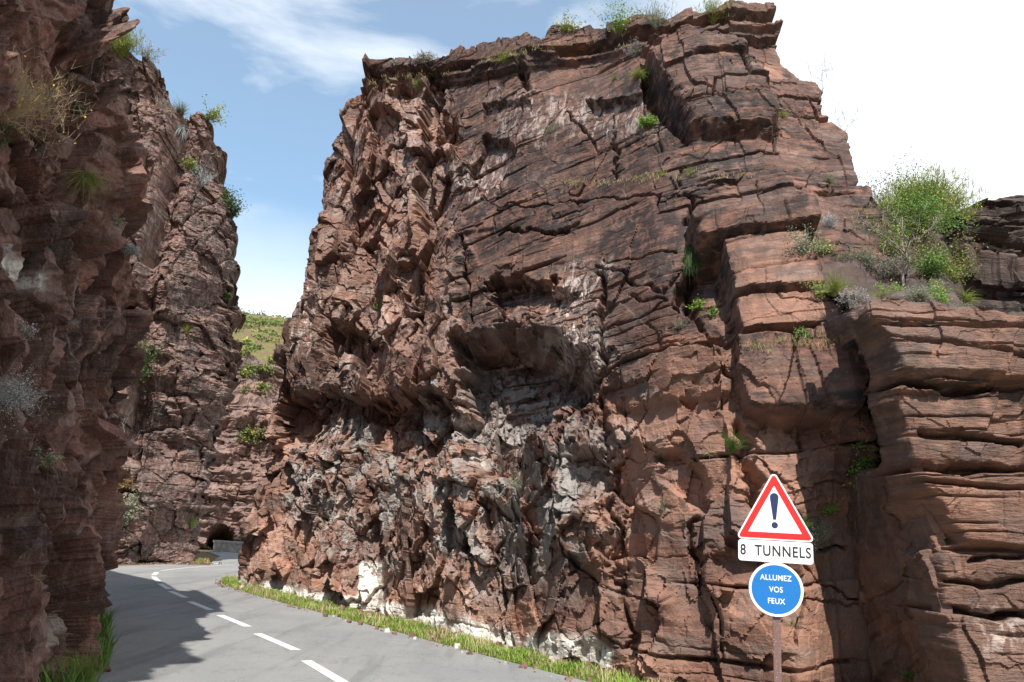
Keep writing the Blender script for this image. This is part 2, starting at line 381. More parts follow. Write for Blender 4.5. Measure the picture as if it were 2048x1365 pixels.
CRK = [(P((1385, 490), (1372, 580), (1400, 640), (1448, 690)), .05, .25), (P((1198, 545), (1206, 650), (1206, 850), (1232, 1000), (1240, 1160), (1262, 1300)), .035, .3),
       (P((1470, 845), (1492, 930), (1510, 1010)), .06, .4), (P((1040, 90), (1042, 150), (1052, 165)), .06, .35), (P((1592, 1108), (1640, 1160), (1720, 1205), (1810, 1250)), .014, .12),
       (P((1560, 1120), (1600, 1190), (1605, 1290)), .02, .15), (P((1200, 530), (1280, 560), (1330, 585), (1345, 555)), .02, .15), (P((1265, 590), (1330, 600), (1275, 640), (1205, 650)), .018, .12),
       (P((1380, 1030), (1392, 1120), (1402, 1200)), .03, .25), (P((1000, 1160), (1005, 1290)), .03, .25), (P((870, 130), (850, 150)), .03, .3),
       (P((990, 420), (1100, 405), (1200, 400), (1400, 395)), .015, .12), (P((1230, 240), (1228, 345)), .02, .15), (P((1130, 200), (1190, 262)), .025, .2),
       (P((1000, 470), (1060, 455), (1110, 470), (1160, 440)), .03, .25), (P((1372, 390), (1385, 420), (1375, 470)), .03, .25), (P((1590, 1000), (1610, 1090), (1690, 1100)), .02, .15),
       (P((1215, 520), (1350, 505)), .015, .1), (P((925, 480), (940, 640)), .03, .25), (P((1540, 620), (1650, 630)), .01, .05), (P((1580, 1200), (1720, 1215)), .012, .08)]
FLAT = [(P((1470, 700), (1560, 694), (1700, 684), (1714, 780), (1700, 832), (1560, 840), (1486, 830)), .55), (P((1440, 506), (1600, 496), (1640, 608), (1462, 616)), .86), (P((1462, 618), (1642, 609), (1674, 680), (1478, 686)), .88), (P((1370, 470), (1500, 458), (1600, 448), (1625, 492), (1520, 500), (1440, 505), (1395, 515)), .55),
        (P((1590, 1100), (1720, 1080), (1900, 1365), (1590, 1365)), .6), (P((930, 470), (1380, 400), (1400, 480), (1340, 560), (1190, 520), (960, 530)), .55), (P((1050, 100), (1280, 100), (1270, 170), (1050, 160)), .6), (P((1000, 300), (1230, 270), (1230, 340), (990, 380)), .5)]
FRESH = [(P((1440, 506), (1600, 496), (1640, 606), (1462, 614)), .6), (P((1462, 620), (1642, 611), (1672, 678), (1478, 684)), .7), (P((1400, 70), (1560, 80), (1600, 110), (1520, 110)), .8),
         (P((1390, 510), (1440, 508), (1465, 690), (1450, 700)), .6), (P((850, 560), (1200, 540), (1210, 700), (1100, 640), (960, 640), (850, 700)), .45)]
whz = P((460, 1190), (560, 1196), (700, 1216), (850, 1250), (1000, 1292), (1210, 1345), (1215, 1300), (1180, 1268), (1050, 1275), (1000, 1245), (900, 1235), (850, 1215), (760, 1200), (750, 1130), (725, 1130), (715, 1195), (600, 1178), (560, 1170), (480, 1160))
palez = [(P((960, 180), (1300, 150), (1320, 240), (1000, 260)), .5), (P((880, 300), (1010, 280), (1000, 390), (880, 400)), .7), (P((1080, 560), (1210, 540), (1200, 740), (1130, 720)), .9),
         (P((610, 560), (640, 560), (620, 700), (590, 700)), .9), (P((690, 250), (750, 240), (720, 340), (690, 330)), .8), (P((900, 780), (930, 790), (940, 920), (900, 880)), .8), (P((800, 500), (850, 620), (720, 800), (640, 780)), .35)]
def softpoly(A, Z, poly, w, seed=5, r=.1):
    return sm((sdpoly(A, Z, poly)+r*fbm(A*1.7, Z*1.7, seed, 3))/w+.5)
def main_disp(A, Z):
    DIP = .085
    b = Z-DIP*A
    J = softpoly(A, Z, Jz, .9, 7, .3); G = softpoly(A, Z, Gz, .8, 8, .4)
    low = ramp(Z, 5.6, 3.4)*ramp(A, 5.5, 3.0)
    calm = ramp(A, 2.9, 3.5)*ramp(Z, 3.2, 2.4)
    d1, el1, ej1, r1, hk = beds(A, b, 11, .45, 1.7, 1.8, 5.0, .5)
    d2, el2, ej2, r2, hk2 = beds(A, b+.03*fbm(A*.8, Z*2, 5, 3), 23, .10, .42, .5, 2.2, .6)
    d3, el3, ej3, r3, hk3 = beds(A, b+.012*fbm(A*2.5, Z*5, 6, 3), 37, .03, .12, .3, 1.2, .4)
    f1, e1, c1 = facets(A, Z, .95, 2.1, 3, 2.0, .12, .25, 1.0)
    f2, e2, c2 = facets(A, Z, .52, .92, 4, 2.0, .12, -.2, 1.2)
    f3, e3, c3 = facets(A, Z, .20, .34, 6, 1.5, .2, .2)
    f4, e4, c4 = facets(A, Z, .10, .10, 9, 1.0, .2)
    g3, ge, gc = facets(A, Z, .17, .36, 16, 1.6, .3, -.15)
    S_ = 1-J
    patch = ramp(fbm(A*.45, b*.8, 101, 3), -.35, .45)        # some panels split clean, others stayed ragged
    d = S_*(.13*d1 + (.014+.040*patch)*d2 + .012*patch*d3) + J*(.03*d1+.015*d2+.004*d3)
    d += (J*.50+S_*.06+low*S_*.16*(1-calm))*f1 + (J*.27+S_*.022+low*S_*.12*(1-calm))*f2 + (J*.065+S_*.02*patch+low*S_*.04)*f3 + (J*.012+.004)*f4
    d += G*(.10*g3 + .05*f3 + .03*np.abs(fbm(A*8, Z*5, 44, 3)))
    d += (.03*J+.018)*fbm(A*1.1, Z*.9, 71, 4) + .006*fbm(A*9, Z*14, 72, 3)
    # parted bedding planes and joints
    n = fbm(A*.7, Z*1.6, 77, 3)
    d += S_*.22*np.exp(-(el1/.022)**2)*ramp(n, -.25, .25) + S_*.05*np.exp(-(el2/.013)**2)*ramp(n, 0, .4)*patch
    d += S_*.14*np.exp(-(ej1/.020)**2)*ramp(r1, .45, .6) + .05*np.exp(-(ej2/.014)**2)*ramp(r2, .7, .85)
    d += J*.08*np.exp(-(e2*.5/.02)**2)
    cz = np.interp(A, *zip(*sorted(FM.poly([(735, 112), (880, 100), (1060, 60), (1180, 40), (1330, 15), (1480, -20), (1570, -25)]))))
    for dz, o_ in ((.0, -.30), (.34, .10), (.62, -.22), (.80, .12)):
        t_ = cz-dz-Z+.06*fbm(A*.9, A*0+dz, 85, 3); d = d + o_*ramp(t_, -.02, .02)*ramp(-t_, -.36, -.32)*ramp(Z, 11, 11.5)*(.5+.8*hsh(np.floor(A/1.7+dz*3).astype(np.int64), np.zeros(A.shape, np.int64), 86))
    flat = np.zeros(A.shape)
    for poly, w in FLAT+[(CAVE, .3)]: flat = np.maximum(flat, w*sm(sdpoly(A, Z, poly)/.08+.5))
    d = d*(1-flat)
    for poly, dt, db, w, r in FEAT:
        p = np.array(poly); x0, z0 = p.min(0)-w-.3; x1, z1 = p.max(0)+w+.3
        j0 = np.searchsorted(A[0], x0); j1 = np.searchsorted(A[0], x1); i0 = np.searchsorted(Z[:, 0], z0); i1 = np.searchsorted(Z[:, 0], z1)
        if j1 <= j0 or i1 <= i0: continue
        a_ = A[i0:i1, j0:j1]; z_ = Z[i0:i1, j0:j1]
        m_ = sm((sdpoly(a_, z_, poly)+r*fbm(a_*2.4, z_*2.4, 33, 4)+(r*.8 if w < .4 else 0)*facets(a_, z_, .3, .22, 34)[0])/w+.3)
        t_ = np.clip((z_-p[:, 1].min())/(np.ptp(p[:, 1])), 0, 1)**.6
        d[i0:i1, j0:j1] += m_*(db+(dt-db)*t_)
    for ln, w, dep in CRK:
        p = np.array(ln); x0, z0 = p.min(0)-.4; x1, z1 = p.max(0)+.4
        j0 = np.searchsorted(A[0], x0); j1 = np.searchsorted(A[0], x1); i0 = np.searchsorted(Z[:, 0], z0); i1 = np.searchsorted(Z[:, 0], z1)
        a_ = A[i0:i1, j0:j1]; z_ = Z[i0:i1, j0:j1]
        wa = a_+.10*fbm(a_*2.2, z_*2.2, 35, 4); wz_ = z_+.10*fbm(a_*2.2+5, z_*2.2, 36, 4)
        d[i0:i1, j0:j1] += dep*np.exp(-(dline(wa, wz_, ln)/w)**2)
    fresh = np.zeros(A.shape)
    for poly, w in FRESH: fresh = np.maximum(fresh, w*softpoly(A, Z, poly, .12, 55, .05))
    pale = .35*J*ramp(fbm(A*.5, Z*.3, 60, 3), -.3, .5)  # pale tone on the broken flank puts sunlit facets into the colour
    for poly, w in palez: pale = np.maximum(pale, w*softpoly(A, Z, poly, .5, 56, .3))
    white = softpoly(A, Z, whz, .14, 57, .12)
    fresh = np.clip(np.maximum(fresh, low*.8*ramp(fbm(A*.6, Z*.6, 58, 3), -.4, .4)+J*.35*ramp(fbm(A*.8, Z*.5, 158, 3), -.4, .3)), 0, 1)*(1-G*.5)  # orange rock low down and on the flank, with sunlit highlights painted in
    varn = np.clip((S_*1.5*ramp(Z, 3.0, 6.0)+.32+.35*hk)*(1-fresh), 0, 1)
    cav = softpoly(A, Z, CAVE, .5, 66, .25); varn = np.clip(varn+.5*cav+.7*softpoly(A, Z, FLAT[0][0], .1, 67, .1), 0, 1)  # hollow and hard beam get an extra dark tone
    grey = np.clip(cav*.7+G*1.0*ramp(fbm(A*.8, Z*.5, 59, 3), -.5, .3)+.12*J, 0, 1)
    sh = ((J*.03+.01)*fbm(A*2.2, Z*2.2, 81, 3), (J*.03+.01)*fbm(A*2.2, Z*2.2, 82, 3))
    return d, dict(rnd=np.where(J > .5, c1*.5+c2*.5, r1*.6+r2*.4), blk=np.where(J > .5, c3*.6+c2*.4, r3*.5+r2*.5), varnish_shade=varn, grey=grey, white=white, fresh=fresh, pale=pale, lam=.04+.8*S_*(1-low*.6)*(.35+.65*patch)*(1-.7*flat)), sh
STEP = 1.0
F_MAIN = relief('cliff_face', FM, -9.3, 9.6, -.6, 16.6, .0165*STEP, mo, main_disp, M_MAIN, rim=.12, rimd=4.5, rough=.10, grow=.03, lat=.25)

def generic_disp(seed, dip, big, bed, fac, varn, fresh=.0, white=None, pale=0., groove=.12, extra=None, t=(.38, 1.25), fs=1.0, grey=0., lam=.6, rag=False, jg=.9):
    def fn(A, Z):
        b = Z-dip*A
        d1, el1, ej1, r1, hk = beds(A, b, seed+1, t[0], t[1], 1.0, 3.2, .55)
        d2, el2, ej2, r2, hk2 = beds(A, b, seed+2, .08, .28, .3, 1.2, .6)
        f1, e1, c1 = facets(A, Z, *((.95*fs, 1.9*fs, seed+3, 2.0, .12, .2, 1.0) if rag else (1.3*fs, 1.5*fs, seed+3, 1.5, .12)))
        f2, e2, c2 = facets(A, Z, *((.42*fs, .80*fs, seed+4, 2.0, .16, -.2, 1.2) if rag else (.55*fs, .60*fs, seed+4, 1.5, .14, .15)))
        f3, e3, c3 = facets(A, Z, .22*fs, .24*fs, seed+5, 1.2, .18)
        f4, e4, c4 = facets(A, Z, .08*fs, .08*fs, seed+6, 1.2, .3)
        d = bed*(.2*d1+.09*d2) + fac*(.42*f1+.22*f2+(.10 if rag else .07)*f3+(.03 if rag else .018)*f4) + big*fbm(A*.35, Z*.35, seed+7, 4) + .008*fbm(A*5, Z*8, seed+8, 3)
        n = fbm(A*.6, Z*1.4, seed+9, 3)
        d += groove*(np.exp(-(el1/.022)**2)*ramp(n, -.3, .3)+.4*np.exp(-(el2/.01)**2)*ramp(n, -.1, .4) + jg*np.exp(-(ej1/.02)**2)*ramp(r1, .4, .6))
        if rag: d = d + fac*(.16*np.exp(-(e1*.6/.022)**2)*ramp(c1, .2, .5) + .10*np.exp(-(e2*.45/.016)**2)*ramp(c2, .3, .6))
        vz = varn(A, Z) if callable(varn) else varn
        at_ = dict(rnd=c1*.4+r1*.6, blk=c3*.5+c2*.5, varnish_shade=np.clip(vz+.4*hk, 0, 1)+0*A, grey=np.full(A.shape, grey), white=np.zeros(A.shape), fresh=np.clip(fresh+.25*n, 0, 1)*(fresh > 0), pale=np.full(A.shape, pale), lam=np.full(A.shape, lam))
        if white: at_['white'] = white(A, Z)
        if extra: d = extra(A, Z, d, at_)
        return d, at_, (.02*fac*fbm(A*2, Z*2, seed+12, 3), .02*fac*fbm(A*2, Z*2, seed+13, 3))
    return fn

# ---- near cliff on the left of the road
L1N = np.array([-.71, .70]); L1N /= np.hypot(*L1N); L1U = np.array([L1N[1], -L1N[0]])
lp = np.array([(-1.6, .2), (-2.9, 3.5), (-3.75, 6), (-4.05, 7.5), (-4.45, 9.4), (-5.0, 10.6), (-5.5, 11.9), (-6.9, 13.4), (-9.5, 17)])
l1a = lp@L1U; l1d = lp@L1N
def l1_macro(a, z):
    zc = np.clip(z, 0, 12)
    near = np.interp(a, [.5, 4.2], [1., 0.])
    bulge = 0 + .25*np.clip(zc-6.0, 0, 9) + near*.16*zc + .28*ramp(zc, .6, 2.0)
    return np.interp(a, l1a, l1d) + bulge + np.interp(zc, [0, 1.2, 2.2, 12], [.0, .12, -.05, -.05])
F1_ = Face((0, 0), L1N, l1_macro)
def l1_extra(A, Z, d, at_):
    for (px, py, w, h_, dep) in [(90, 560, .9, .5, .45), (160, 760, .8, .6, .4), (60, 880, .9, .7, .45), (215, 960, .5, .9, .5), (150, 420, .8, .35, .5), (240, 470, .4, .5, .35), (170, 330, .7, .4, .4),
                                 (120, 1180, .6, .6, .3), (200, 230, .9, .3, .5), (250, 700, .3, 1.2, .5)]:
        a, z = F1_.az(px, py); d = d + dep*np.exp(-((A-a)/(w*.6))**2-((Z-z-.25*fbm(A, Z, 5, 3))/h_)**2)*(.6+.8*fbm(A*1.3, Z*1.3, 61, 3))
    q = A/.62 + .35*fbm(A*.5, Z*.5, 62, 3) + 3.7*hsh(np.floor(Z/2.6+.3*fbm(A*.6, Z*.4, 63, 3)).astype(np.int64), np.zeros(A.shape, np.int64), 64)
    c_ = np.floor(q).astype(np.int64); amp = .15+.45*hsh(c_, np.floor(Z/1.5).astype(np.int64)*0+3, 65)
    d = d + amp*(q-c_-.5) + .20
    a, z = F1_.az(80, 540); at_['white'] = np.maximum(at_['white'], .9*sm(1.6-np.hypot((A-a)/.22, (Z-z)/.10)))
    a, z = F1_.az(150, 1270); at_['white'] = np.maximum(at_['white'], .8*sm(1.4-np.hypot((A-a)/.10, (Z-z)/.14)+.5*fbm(A*4,Z*4,9,3)))
    a, z = F1_.az(185, 1240); at_['white'] = np.maximum(at_['white'], .8*sm(1.4-np.hypot((A-a)/.09, (Z-z)/.12)+.5*fbm(A*4,Z*4,9,3)))
    return d
l1o = [(-4, -.5)] + [(8.9, -.5)] + [F1_.az(*p) for p in ((262, 900), (290, 560), (288, 330), (288, 185), (262, 135), (235, 90), (222, 20), (214, -60))] + [(2.6, 11.5), (-4, 11.8)]
l1o[1] = (l1a[-3]+.06, -.5); l1o.insert(2, (l1a[-3]+.06, 3.0))
F_L1 = relief('near_cliff', F1_, -1.4, 4.9, -.5, 12, .0125*STEP, l1o, generic_disp(200, .05, .25, .10, 1.0, lambda A, Z: .55+.40*ramp(Z, 5.5, 8.), .0, extra=l1_extra, pale=.15, lam=.05, rag=True, groove=.0, fs=1.0), M_LEFT, rim=.3, rimd=3.5, rough=.14, rimdir=(-.5, .87), lat=.6, blur=1)

# high ground behind the near cliff
def prism(name, pts, z0, tops, mat, seed):
    n_ = len(pts); v = [(x, y, z0) for x, y in pts] + [(x, y, t_) for (x, y), t_ in zip(pts, tops)]
    fc = [(i, (i+1) % n_, n_+(i+1) % n_, n_+i) for i in range(n_)] + [tuple(range(n_, 2*n_))]
    struct(name, raw_mesh(name, v, fc, mat))
prism('left_hill', [(-6.6, 9.5), (-7.2, 11.6), (-9.0, 13.3), (-11.5, 15.2), (-14.0, 17.5), (-18, 19.5), (-40, 22), (-40, -4), (-7, -4)], -.5, [9.0, 10.5, 12.5, 13.5, 14.5, 16, 18, 12, 9], M_LEFT, 1)

# ---- far cliff on the left, beyond the bend
L2P = np.array([(-24, 27.5), (-17.5, 28.5), (-15.6, 29.8), (-14.5, 30.4), (-13.9, 31.0), (-12.9, 33.4), (-11.4, 38.0), (-9, 46)])
def l2_macro(a, z): return np.interp(a, L2P[:, 0], L2P[:, 1]) + np.interp(z, [0, 6, 12, 20], [0, .1, .4, 1.6]) 
F2_ = Face((0, 0), (0, 1), l2_macro)
l2o = F2_.poly([(414, 1129), (425, 1060), (436, 960), (452, 880), (472, 790), (484, 700), (488, 600), (484, 520), (489, 440), (478, 400), (462, 350), (456, 300), (436, 262), (428, 228), (400, 210), (362, 203),
                (345, 190), (340, 152), (312, 120), (272, 112), (240, 90), (150, 60), (60, -40)]) + [(-23, 22), (-23, -.3), (-11.9, -.3)]
def l2_extra(A, Z, d, at_):
    d = d + .7*np.exp(-((A+14.55+.03*(Z-8)+.2*fbm(Z*.4, Z*0, 3, 3))/.28)**2)*ramp(Z, 3, 6)
    d = d - .8*sm((-14.6-A)/.5)*ramp(Z, 9, 12)
    d = d + .8*softpoly(A, Z, F2_.poly([(255, 760), (300, 700), (345, 720), (350, 900), (300, 950), (262, 880)]), .5)
    at_['varnish_shade'] = np.clip(.35+.5*sm((A+14.4)/.6)+.2*ramp(Z, 12, 14), 0, 1)  # right side of the bend cliff darkened to paint in its shade
    return d
F_L2 = relief('bend_cliff', F2_, -19, -10.2, -.3, 20.5, .032*STEP, l2o, generic_disp(300, .05, .6, .12, .85, .4, .0, extra=l2_extra, pale=.22, fs=1.2, groove=.06, lam=.10, rag=True), M_FAR, rim=.5, rimd=4, rough=.25, rimdir=(-.45, .9), lat=.4)

# ---- near bedded cliff on the right with its leaning side wall
def r1_macro(a, z): return 7.75 - .12*(a-4) + .10*np.clip(z-.5, 0, 6)+.22*np.clip(z-3.6, 0, 3)
F3_ = Face((0, 0), (0, 1), r1_macro)
def r1_extra(A, Z, d, at_):
    for pts, w, dep in (([(1790, 768), (1900, 778), (2060, 768)], .035, .45), ([(1820, 925), (1930, 938), (2060, 942)], .045, .5), ([(1885, 1222), (1960, 1226), (2060, 1236)], .03, .4),
                        ([(1850, 1005), (1905, 1072)], .06, .4), ([(1850, 860), (1960, 875), (2060, 880)], .02, .2), ([(1950, 1125), (2060, 1110)], .02, .2), ([(1760, 690), (1900, 700), (2060, 715)], .02, .18),
                        ([(1880, 1160), (1980, 1165), (2060, 1160)], .02, .2)):
        l_ = F3_.poly(pts); d = d + dep*np.exp(-(dline(A+.03*fbm(A*3, Z*3, 3), Z+.05*fbm(A*2, Z*4, 4), l_)/w)**2)
    for pts, o_ in (([(1700, 600), (2060, 640), (2060, 772), (1790, 770)], -.12), ([(1790, 785), (2060, 780), (2060, 930), (1825, 920)], .10), ([(1830, 945), (2060, 948), (2060, 1100), (1900, 1075)], -.10),
                    ([(1890, 1230), (2060, 1240), (2060, 1400), (1900, 1400)], -.05)):
        d = d + o_*softpoly(A, Z, F3_.poly(pts), .06, 8, .03)
    at_['pale'] = .7*softpoly(A, Z, F3_.poly([(1960, 1230), (2050, 1240), (2050, 1310), (1950, 1290)]), .3)
    return d
r1o = F3_.poly([(1945, 1420), (1925, 1330), (1895, 1230), (1880, 1130), (1905, 1080), (1845, 1010), (1828, 930), (1815, 850), (1788, 800), (1782, 740), (1760, 690), (1705, 640), (1690, 612), (1760, 606), (1830, 612), (1900, 622), (1960, 628), (2060, 640)]) + [(7.5, 4.2), (7.5, -.3), (4.2, -.3)]
F_R1 = relief('right_cliff', F3_, 3.0, 7.4, -.3, 4.9, .0095*STEP, r1o, generic_disp(402, .01, .10, .30, .16, lambda A, Z: .55+.35*ramp(Z, 2.6, 4.2), .22, extra=r1_extra, groove=.14, t=(.38, .95), jg=.12), M_RIGHT, rim=.08, rimd=.6, rough=.05)
# side wall faces the road (towards -X) and runs back to the main face
edge = sorted([(z, a) for a, z in F3_.poly([(1945, 1420), (1925, 1330), (1895, 1230), (1875, 1120), (1850, 1020), (1832, 930), (1815, 850)])])
ez = np.array([e_[0] for e_ in edge]); ex = np.array([e_[1] for e_ in edge])
def rs_macro(a, z): return np.interp(z, ez, ex) + 1.3*ramp(z, 2.75, 3.0) + .10 - .02*(a+7.6)      # a = -Y here
F4_ = Face((0, 0), (1, 0), rs_macro)
F_RS = relief('right_cliff_side', F4_, -10.6, -7.8, -.3, 4.0, .012*STEP, [(-10.8, -.4), (-7.88, -.4), (-8.0, 1.4), (-8.2, 2.9), (-8.4, 4.1), (-10.8, 4.1)], generic_disp(502, .35, .06, .15, .12, .35, 0, groove=.03, lam=.2), M_RIGHT, rim=.02, rimd=.1, rough=.02)

# ---- ledges of black-crusted beds far up on the right
def b1_macro(a, z): return 14.5 + .15*np.clip(z-6.0, 0, 9) - .15*(a-9) + .25*np.sin(a*.7)
F5_ = Face((0, 0), (0, 1), b1_macro)
def b1_extra(A, Z, d, at_):
    # stepped benches
    s_ = np.full(A.shape, -1.45)
    for (p0, p1, dp) in (((1900, 492), (2060, 498), .9), ((1900, 440), (2060, 432), .8), ((1900, 545), (2060, 540), .5), ((1900, 600), (2060, 590), .7)):
        a_, z_ = F5_.az(*p0); a2, z2 = F5_.az(*p1)
        zl = z_+(A-a_)*(z2-z_)/(a2-a_)+.10*fbm(A*1.5, Z*0, 4, 3)
        s_ += dp*ramp(Z-zl, -.03, .03) - dp*.5
    return d+s_
b1o = F5_.poly([(1740, 640), (1745, 560), (1800, 500), (1840, 490), (1900, 450), (1930, 440), (1960, 436), (2060, 438), (2200, 438), (2200, 760), (1740, 760)])
F_B1 = relief('upper_ledges', F5_, 5.5, 13.5, 4.0, 10.5, .022*STEP, b1o, generic_disp(602, -.02, .2, 1.9, .25, 1.0, 0, extra=b1_extra, groove=.5, t=(.16, .5), lam=.9, jg=.25), M_LEDGE, rim=.12, rimd=3, rough=.06, lat=0.)

# ------------------------------------------------------------ ground, road, far country
def simple(name, fn, rough=.9):
    m, t, b = mat_new(name); k = NT(t); c, nrm = fn(k, k.n('ShaderNodeTexCoord').outputs['Object'])
    k.l(c, b.inputs['Base Color']); b.inputs['Roughness'].default_value = rough; b.inputs['Specular IOR Level'].default_value = .2
    if nrm: k.l(nrm, b.inputs['Normal'])
    return m
def asph(k, g):
    n1 = k.noise(g, .5, 5, .6); n2 = k.noise(g, 90, 3, .7); n3 = k.noise(k.mapping(g, (1, .18, 1), (0, 0, .5)), 1.1, 5, .6)
    c = k.mix(k.ramp(n1, .35, .65), (.225, .225, .23), (.265, .263, .26))
    c = k.mix(k.math('MULTIPLY', k.ramp(n3, .5, .68), .35), c, (.17, .17, .175))
    c = k.mix(k.math('MULTIPLY', k.ramp(n2, .52, .68), .45), c, (.46, .46, .44))
    c = k.mix(k.math('MULTIPLY', k.ramp(k.noise(g, 130, 2, .6), .56, .66), .5), c, (.08, .08, .08))
    c = k.mix(k.math('MULTIPLY', k.ramp(k.noise(g, 2.2, 6, .7), .60, .74), .35), c, (.15, .15, .15))
    n4 = k.noise(g, .8, 3, .5); crack = k.math('ABSOLUTE', k.math('SUBTRACT', k.noise(g, 1.3, 9, .6, .2), .5))
    c = k.mix(k.math('MULTIPLY', k.ramp(crack, .004, .0012), .55), c, (.05, .05, .05))
    c = k.mix(k.math('MULTIPLY', k.ramp(k.noise(g, 14, 6, .75), .60, .72), .4), c, (.36, .34, .31))
    c = k.mix(k.math('MULTIPLY', k.ramp(k.noise(k.mapping(g, (1.3, .12, 1), (0, 0, -.62)), 1.6, 4, .6), .50, .64), .42), c, (.13, .13, .133))
    c = k.mix(k.math('MULTIPLY', k.ramp(k.noise(g, 48, 2, .5), .64, .70), .5), c, (.55, .53, .50))
    return c, k.bump(n2, .6, .012)
M_ASPH = simple('asphalt', asph, .85)
M_PAINT = simple('road_paint', lambda k, g: (k.mix(k.math('MULTIPLY', k.ramp(k.noise(g, 34, 4, .7), .52, .66), .75), (.66, .66, .64), (.33, .33, .33)), k.bump(k.noise(g, 90, 3, .7), .3, .004)), .7)
def soil(k, g):
    n1 = k.noise(g, 3, 6, .65); n2 = k.noise(g, 22, 4, .6)
    c = k.mix(k.ramp(n1, .4, .6), (.14, .085, .055), (.10, .10, .04)); c = k.mix(k.math('MULTIPLY', k.ramp(n2, .5, .7), .6), c, (.28, .2, .14))
    return c, k.bump(n2, .6, .03)
M_SOIL = simple('soil', soil)
def hillm(k, g):
    n1 = k.noise(g, .22, 6, .65); n2 = k.noise(g, 1.2, 6, .7); n3 = k.noise(g, 4, 4, .7)
    c = k.mix(k.ramp(n2, .42, .6), (.15, .10, .065), (.14, .15, .045)); c = k.mix(k.math('MULTIPLY', k.ramp(n3, .55, .68), .7), c, (.24, .17, .12))
    return c, k.bump(n3, .8, .25)
M_HILL = simple('scrub_hillside', hillm)

def sheet(name, pts, z, mat, kind='structure'):
    me = raw_mesh(name, [(p[0], p[1], z) for p in pts], [tuple(range(len(pts)))], mat); return struct(name, me, kind)
struct('ground', raw_mesh('ground', [(-600, -300, -.03), (600, -300, -.03), (600, 1500, -.03), (-600, 1500, -.03)], [(0, 1, 2, 3)], M_SOIL))
def G(x, y): p = ground(x, y); return (p[0], p[1])
redge = [(3.6, 3.0), (2.6, 7.6), G(1190, 1367), G(1100, 1345), G(950, 1306), G(800, 1266), G(700, 1241), G(600, 1215), G(520, 1194), G(470, 1179), G(445, 1168), G(441, 1160), (-8.2, 27.2), (-7.2, 30), (-4, 33)]
ledge = [(-2.2, -14), (-2.6, 2), (-3.3, 6), G(185, 1380), G(205, 1300), (-6.0, 12.8), (-7.6, 16), (-10.2, 20.5), (-13, 25), (-14.6, 27.5), G(215, 1134), G(260, 1131), G(330, 1129), G(420, 1131)]
far = [(-12.6, 36.5), (-14.0, 41.5), (-16.5, 46.5), (-12, 49.5), (-4, 46), (4, 40)]
sheet('road', [(6.0, -14)] + redge + far[::-1] + ledge[::-1], .0, M_ASPH)
# painted centre line
cl = [G(690, 1368), G(612, 1322)], [G(592, 1301), G(515, 1268)], [G(496, 1254), G(440, 1231)], [G(422, 1221), G(380, 1204)], [G(371, 1196), G(341, 1183)], [G(338, 1179), G(320, 1168)], [G(317, 1164), G(307, 1154)], [G(307, 1151), G(314, 1145)]
V_, F_ = [], []
def stripe(p, q, w, z=.004, curve=None):
    p = np.array(p); q = np.array(q); d = (q-p)/np.hypot(*(q-p)); n_ = np.array([-d[1], d[0]])*w/2; i = len(V_)
    for s_ in (p+n_, p-n_, q-n_, q+n_): V_.append((s_[0], s_[1], z))
    F_.append((i, i+1, i+2, i+3))
for p, q in cl: stripe(p, q, .15)
c2 = [G(322, 1142), G(345, 1139), G(375, 1136), G(410, 1133.5), G(445, 1131.5), (-8.5, 33.5)]
for i in range(len(c2)-1): stripe(c2[i], c2[i+1], .07)
struct('road_markings', raw_mesh('road_markings', V_, F_, M_PAINT))

# far valley side with terraced beds
def h_macro(a, z): return 50 + np.interp(z, [-1, 2, 9, 10, 14, 16, 22, 30], [-1, 0, 1.0, 3.0, 5, 8.5, 20, 60]) + .35*(a+16)
F6_ = Face((0, 0), (0, 1), h_macro)
def h_extra(A, Z, d, at_):
    # mouth of the road tunnel
    a, z = F6_.az(441, 1075)
    rr = np.hypot(A-a, np.maximum(Z-z, 0)*1.0); rr = np.hypot(A-a, np.maximum(Z-z, 0)*.8); hole = sm((.70-rr+.15*fbm(A*2, Z*2, 3, 3))/.25)*(Z < z+2.0)
    d = d + 9*hole
    for zz, dp in ((9.6, .8), (11.6, .7), (13.2, .9), (15.2, .9), (17.5, 1.2)):
        d = d + dp*ramp(Z-zz-.35*fbm(A*.35, Z*0, int(zz*10), 3), -.12, .12)
    at_['varnish_shade'] = np.clip(.25+.5*ramp(Z, 9, 12), 0, 1)
    return d
ho = [(-34, -.4), (10, -.4), (10, 22), F6_.az(575, 655), F6_.az(530, 634), F6_.az(485, 628), F6_.az(400, 600), (-34, 24)]
F_H = relief('far_cliff', F6_, -30, 4, -.4, 26, .075, ho, generic_disp(702, .02, 1.0, 2.2, .7, .4, 0, extra=h_extra, pale=.15, groove=.45, t=(.4, 1.4), fs=1.3, lam=.9), M_VALLEY, rim=1.0, rimd=8)
def slope(name, x0, x1, n1, y0, y1, n2, hf, mat, attrs=None):
    X, Y = np.meshgrid(np.linspace(x0, x1, n1), np.linspace(y0, y1, n2)); Z = hf(X, Y)
    V = np.stack([X, Y, Z], -1); me = grid_mesh(name, V, np.ones(X.shape, bool), attrs or {}, mat, True); struct(name, me); return Field(V.reshape(-1, 3))
def hill_h(X, Y): return np.interp(Y, [62, 64, 69, 78, 100, 130], [-3, 12, 16.2, 20.6, 27, 30]) + .8*fbm(X*.12, Y*.12, 41, 5) + .04*(-X-20)
F_HILL = slope('hillside', -60, 30, 260, 62, 130, 220, hill_h, M_HILL)
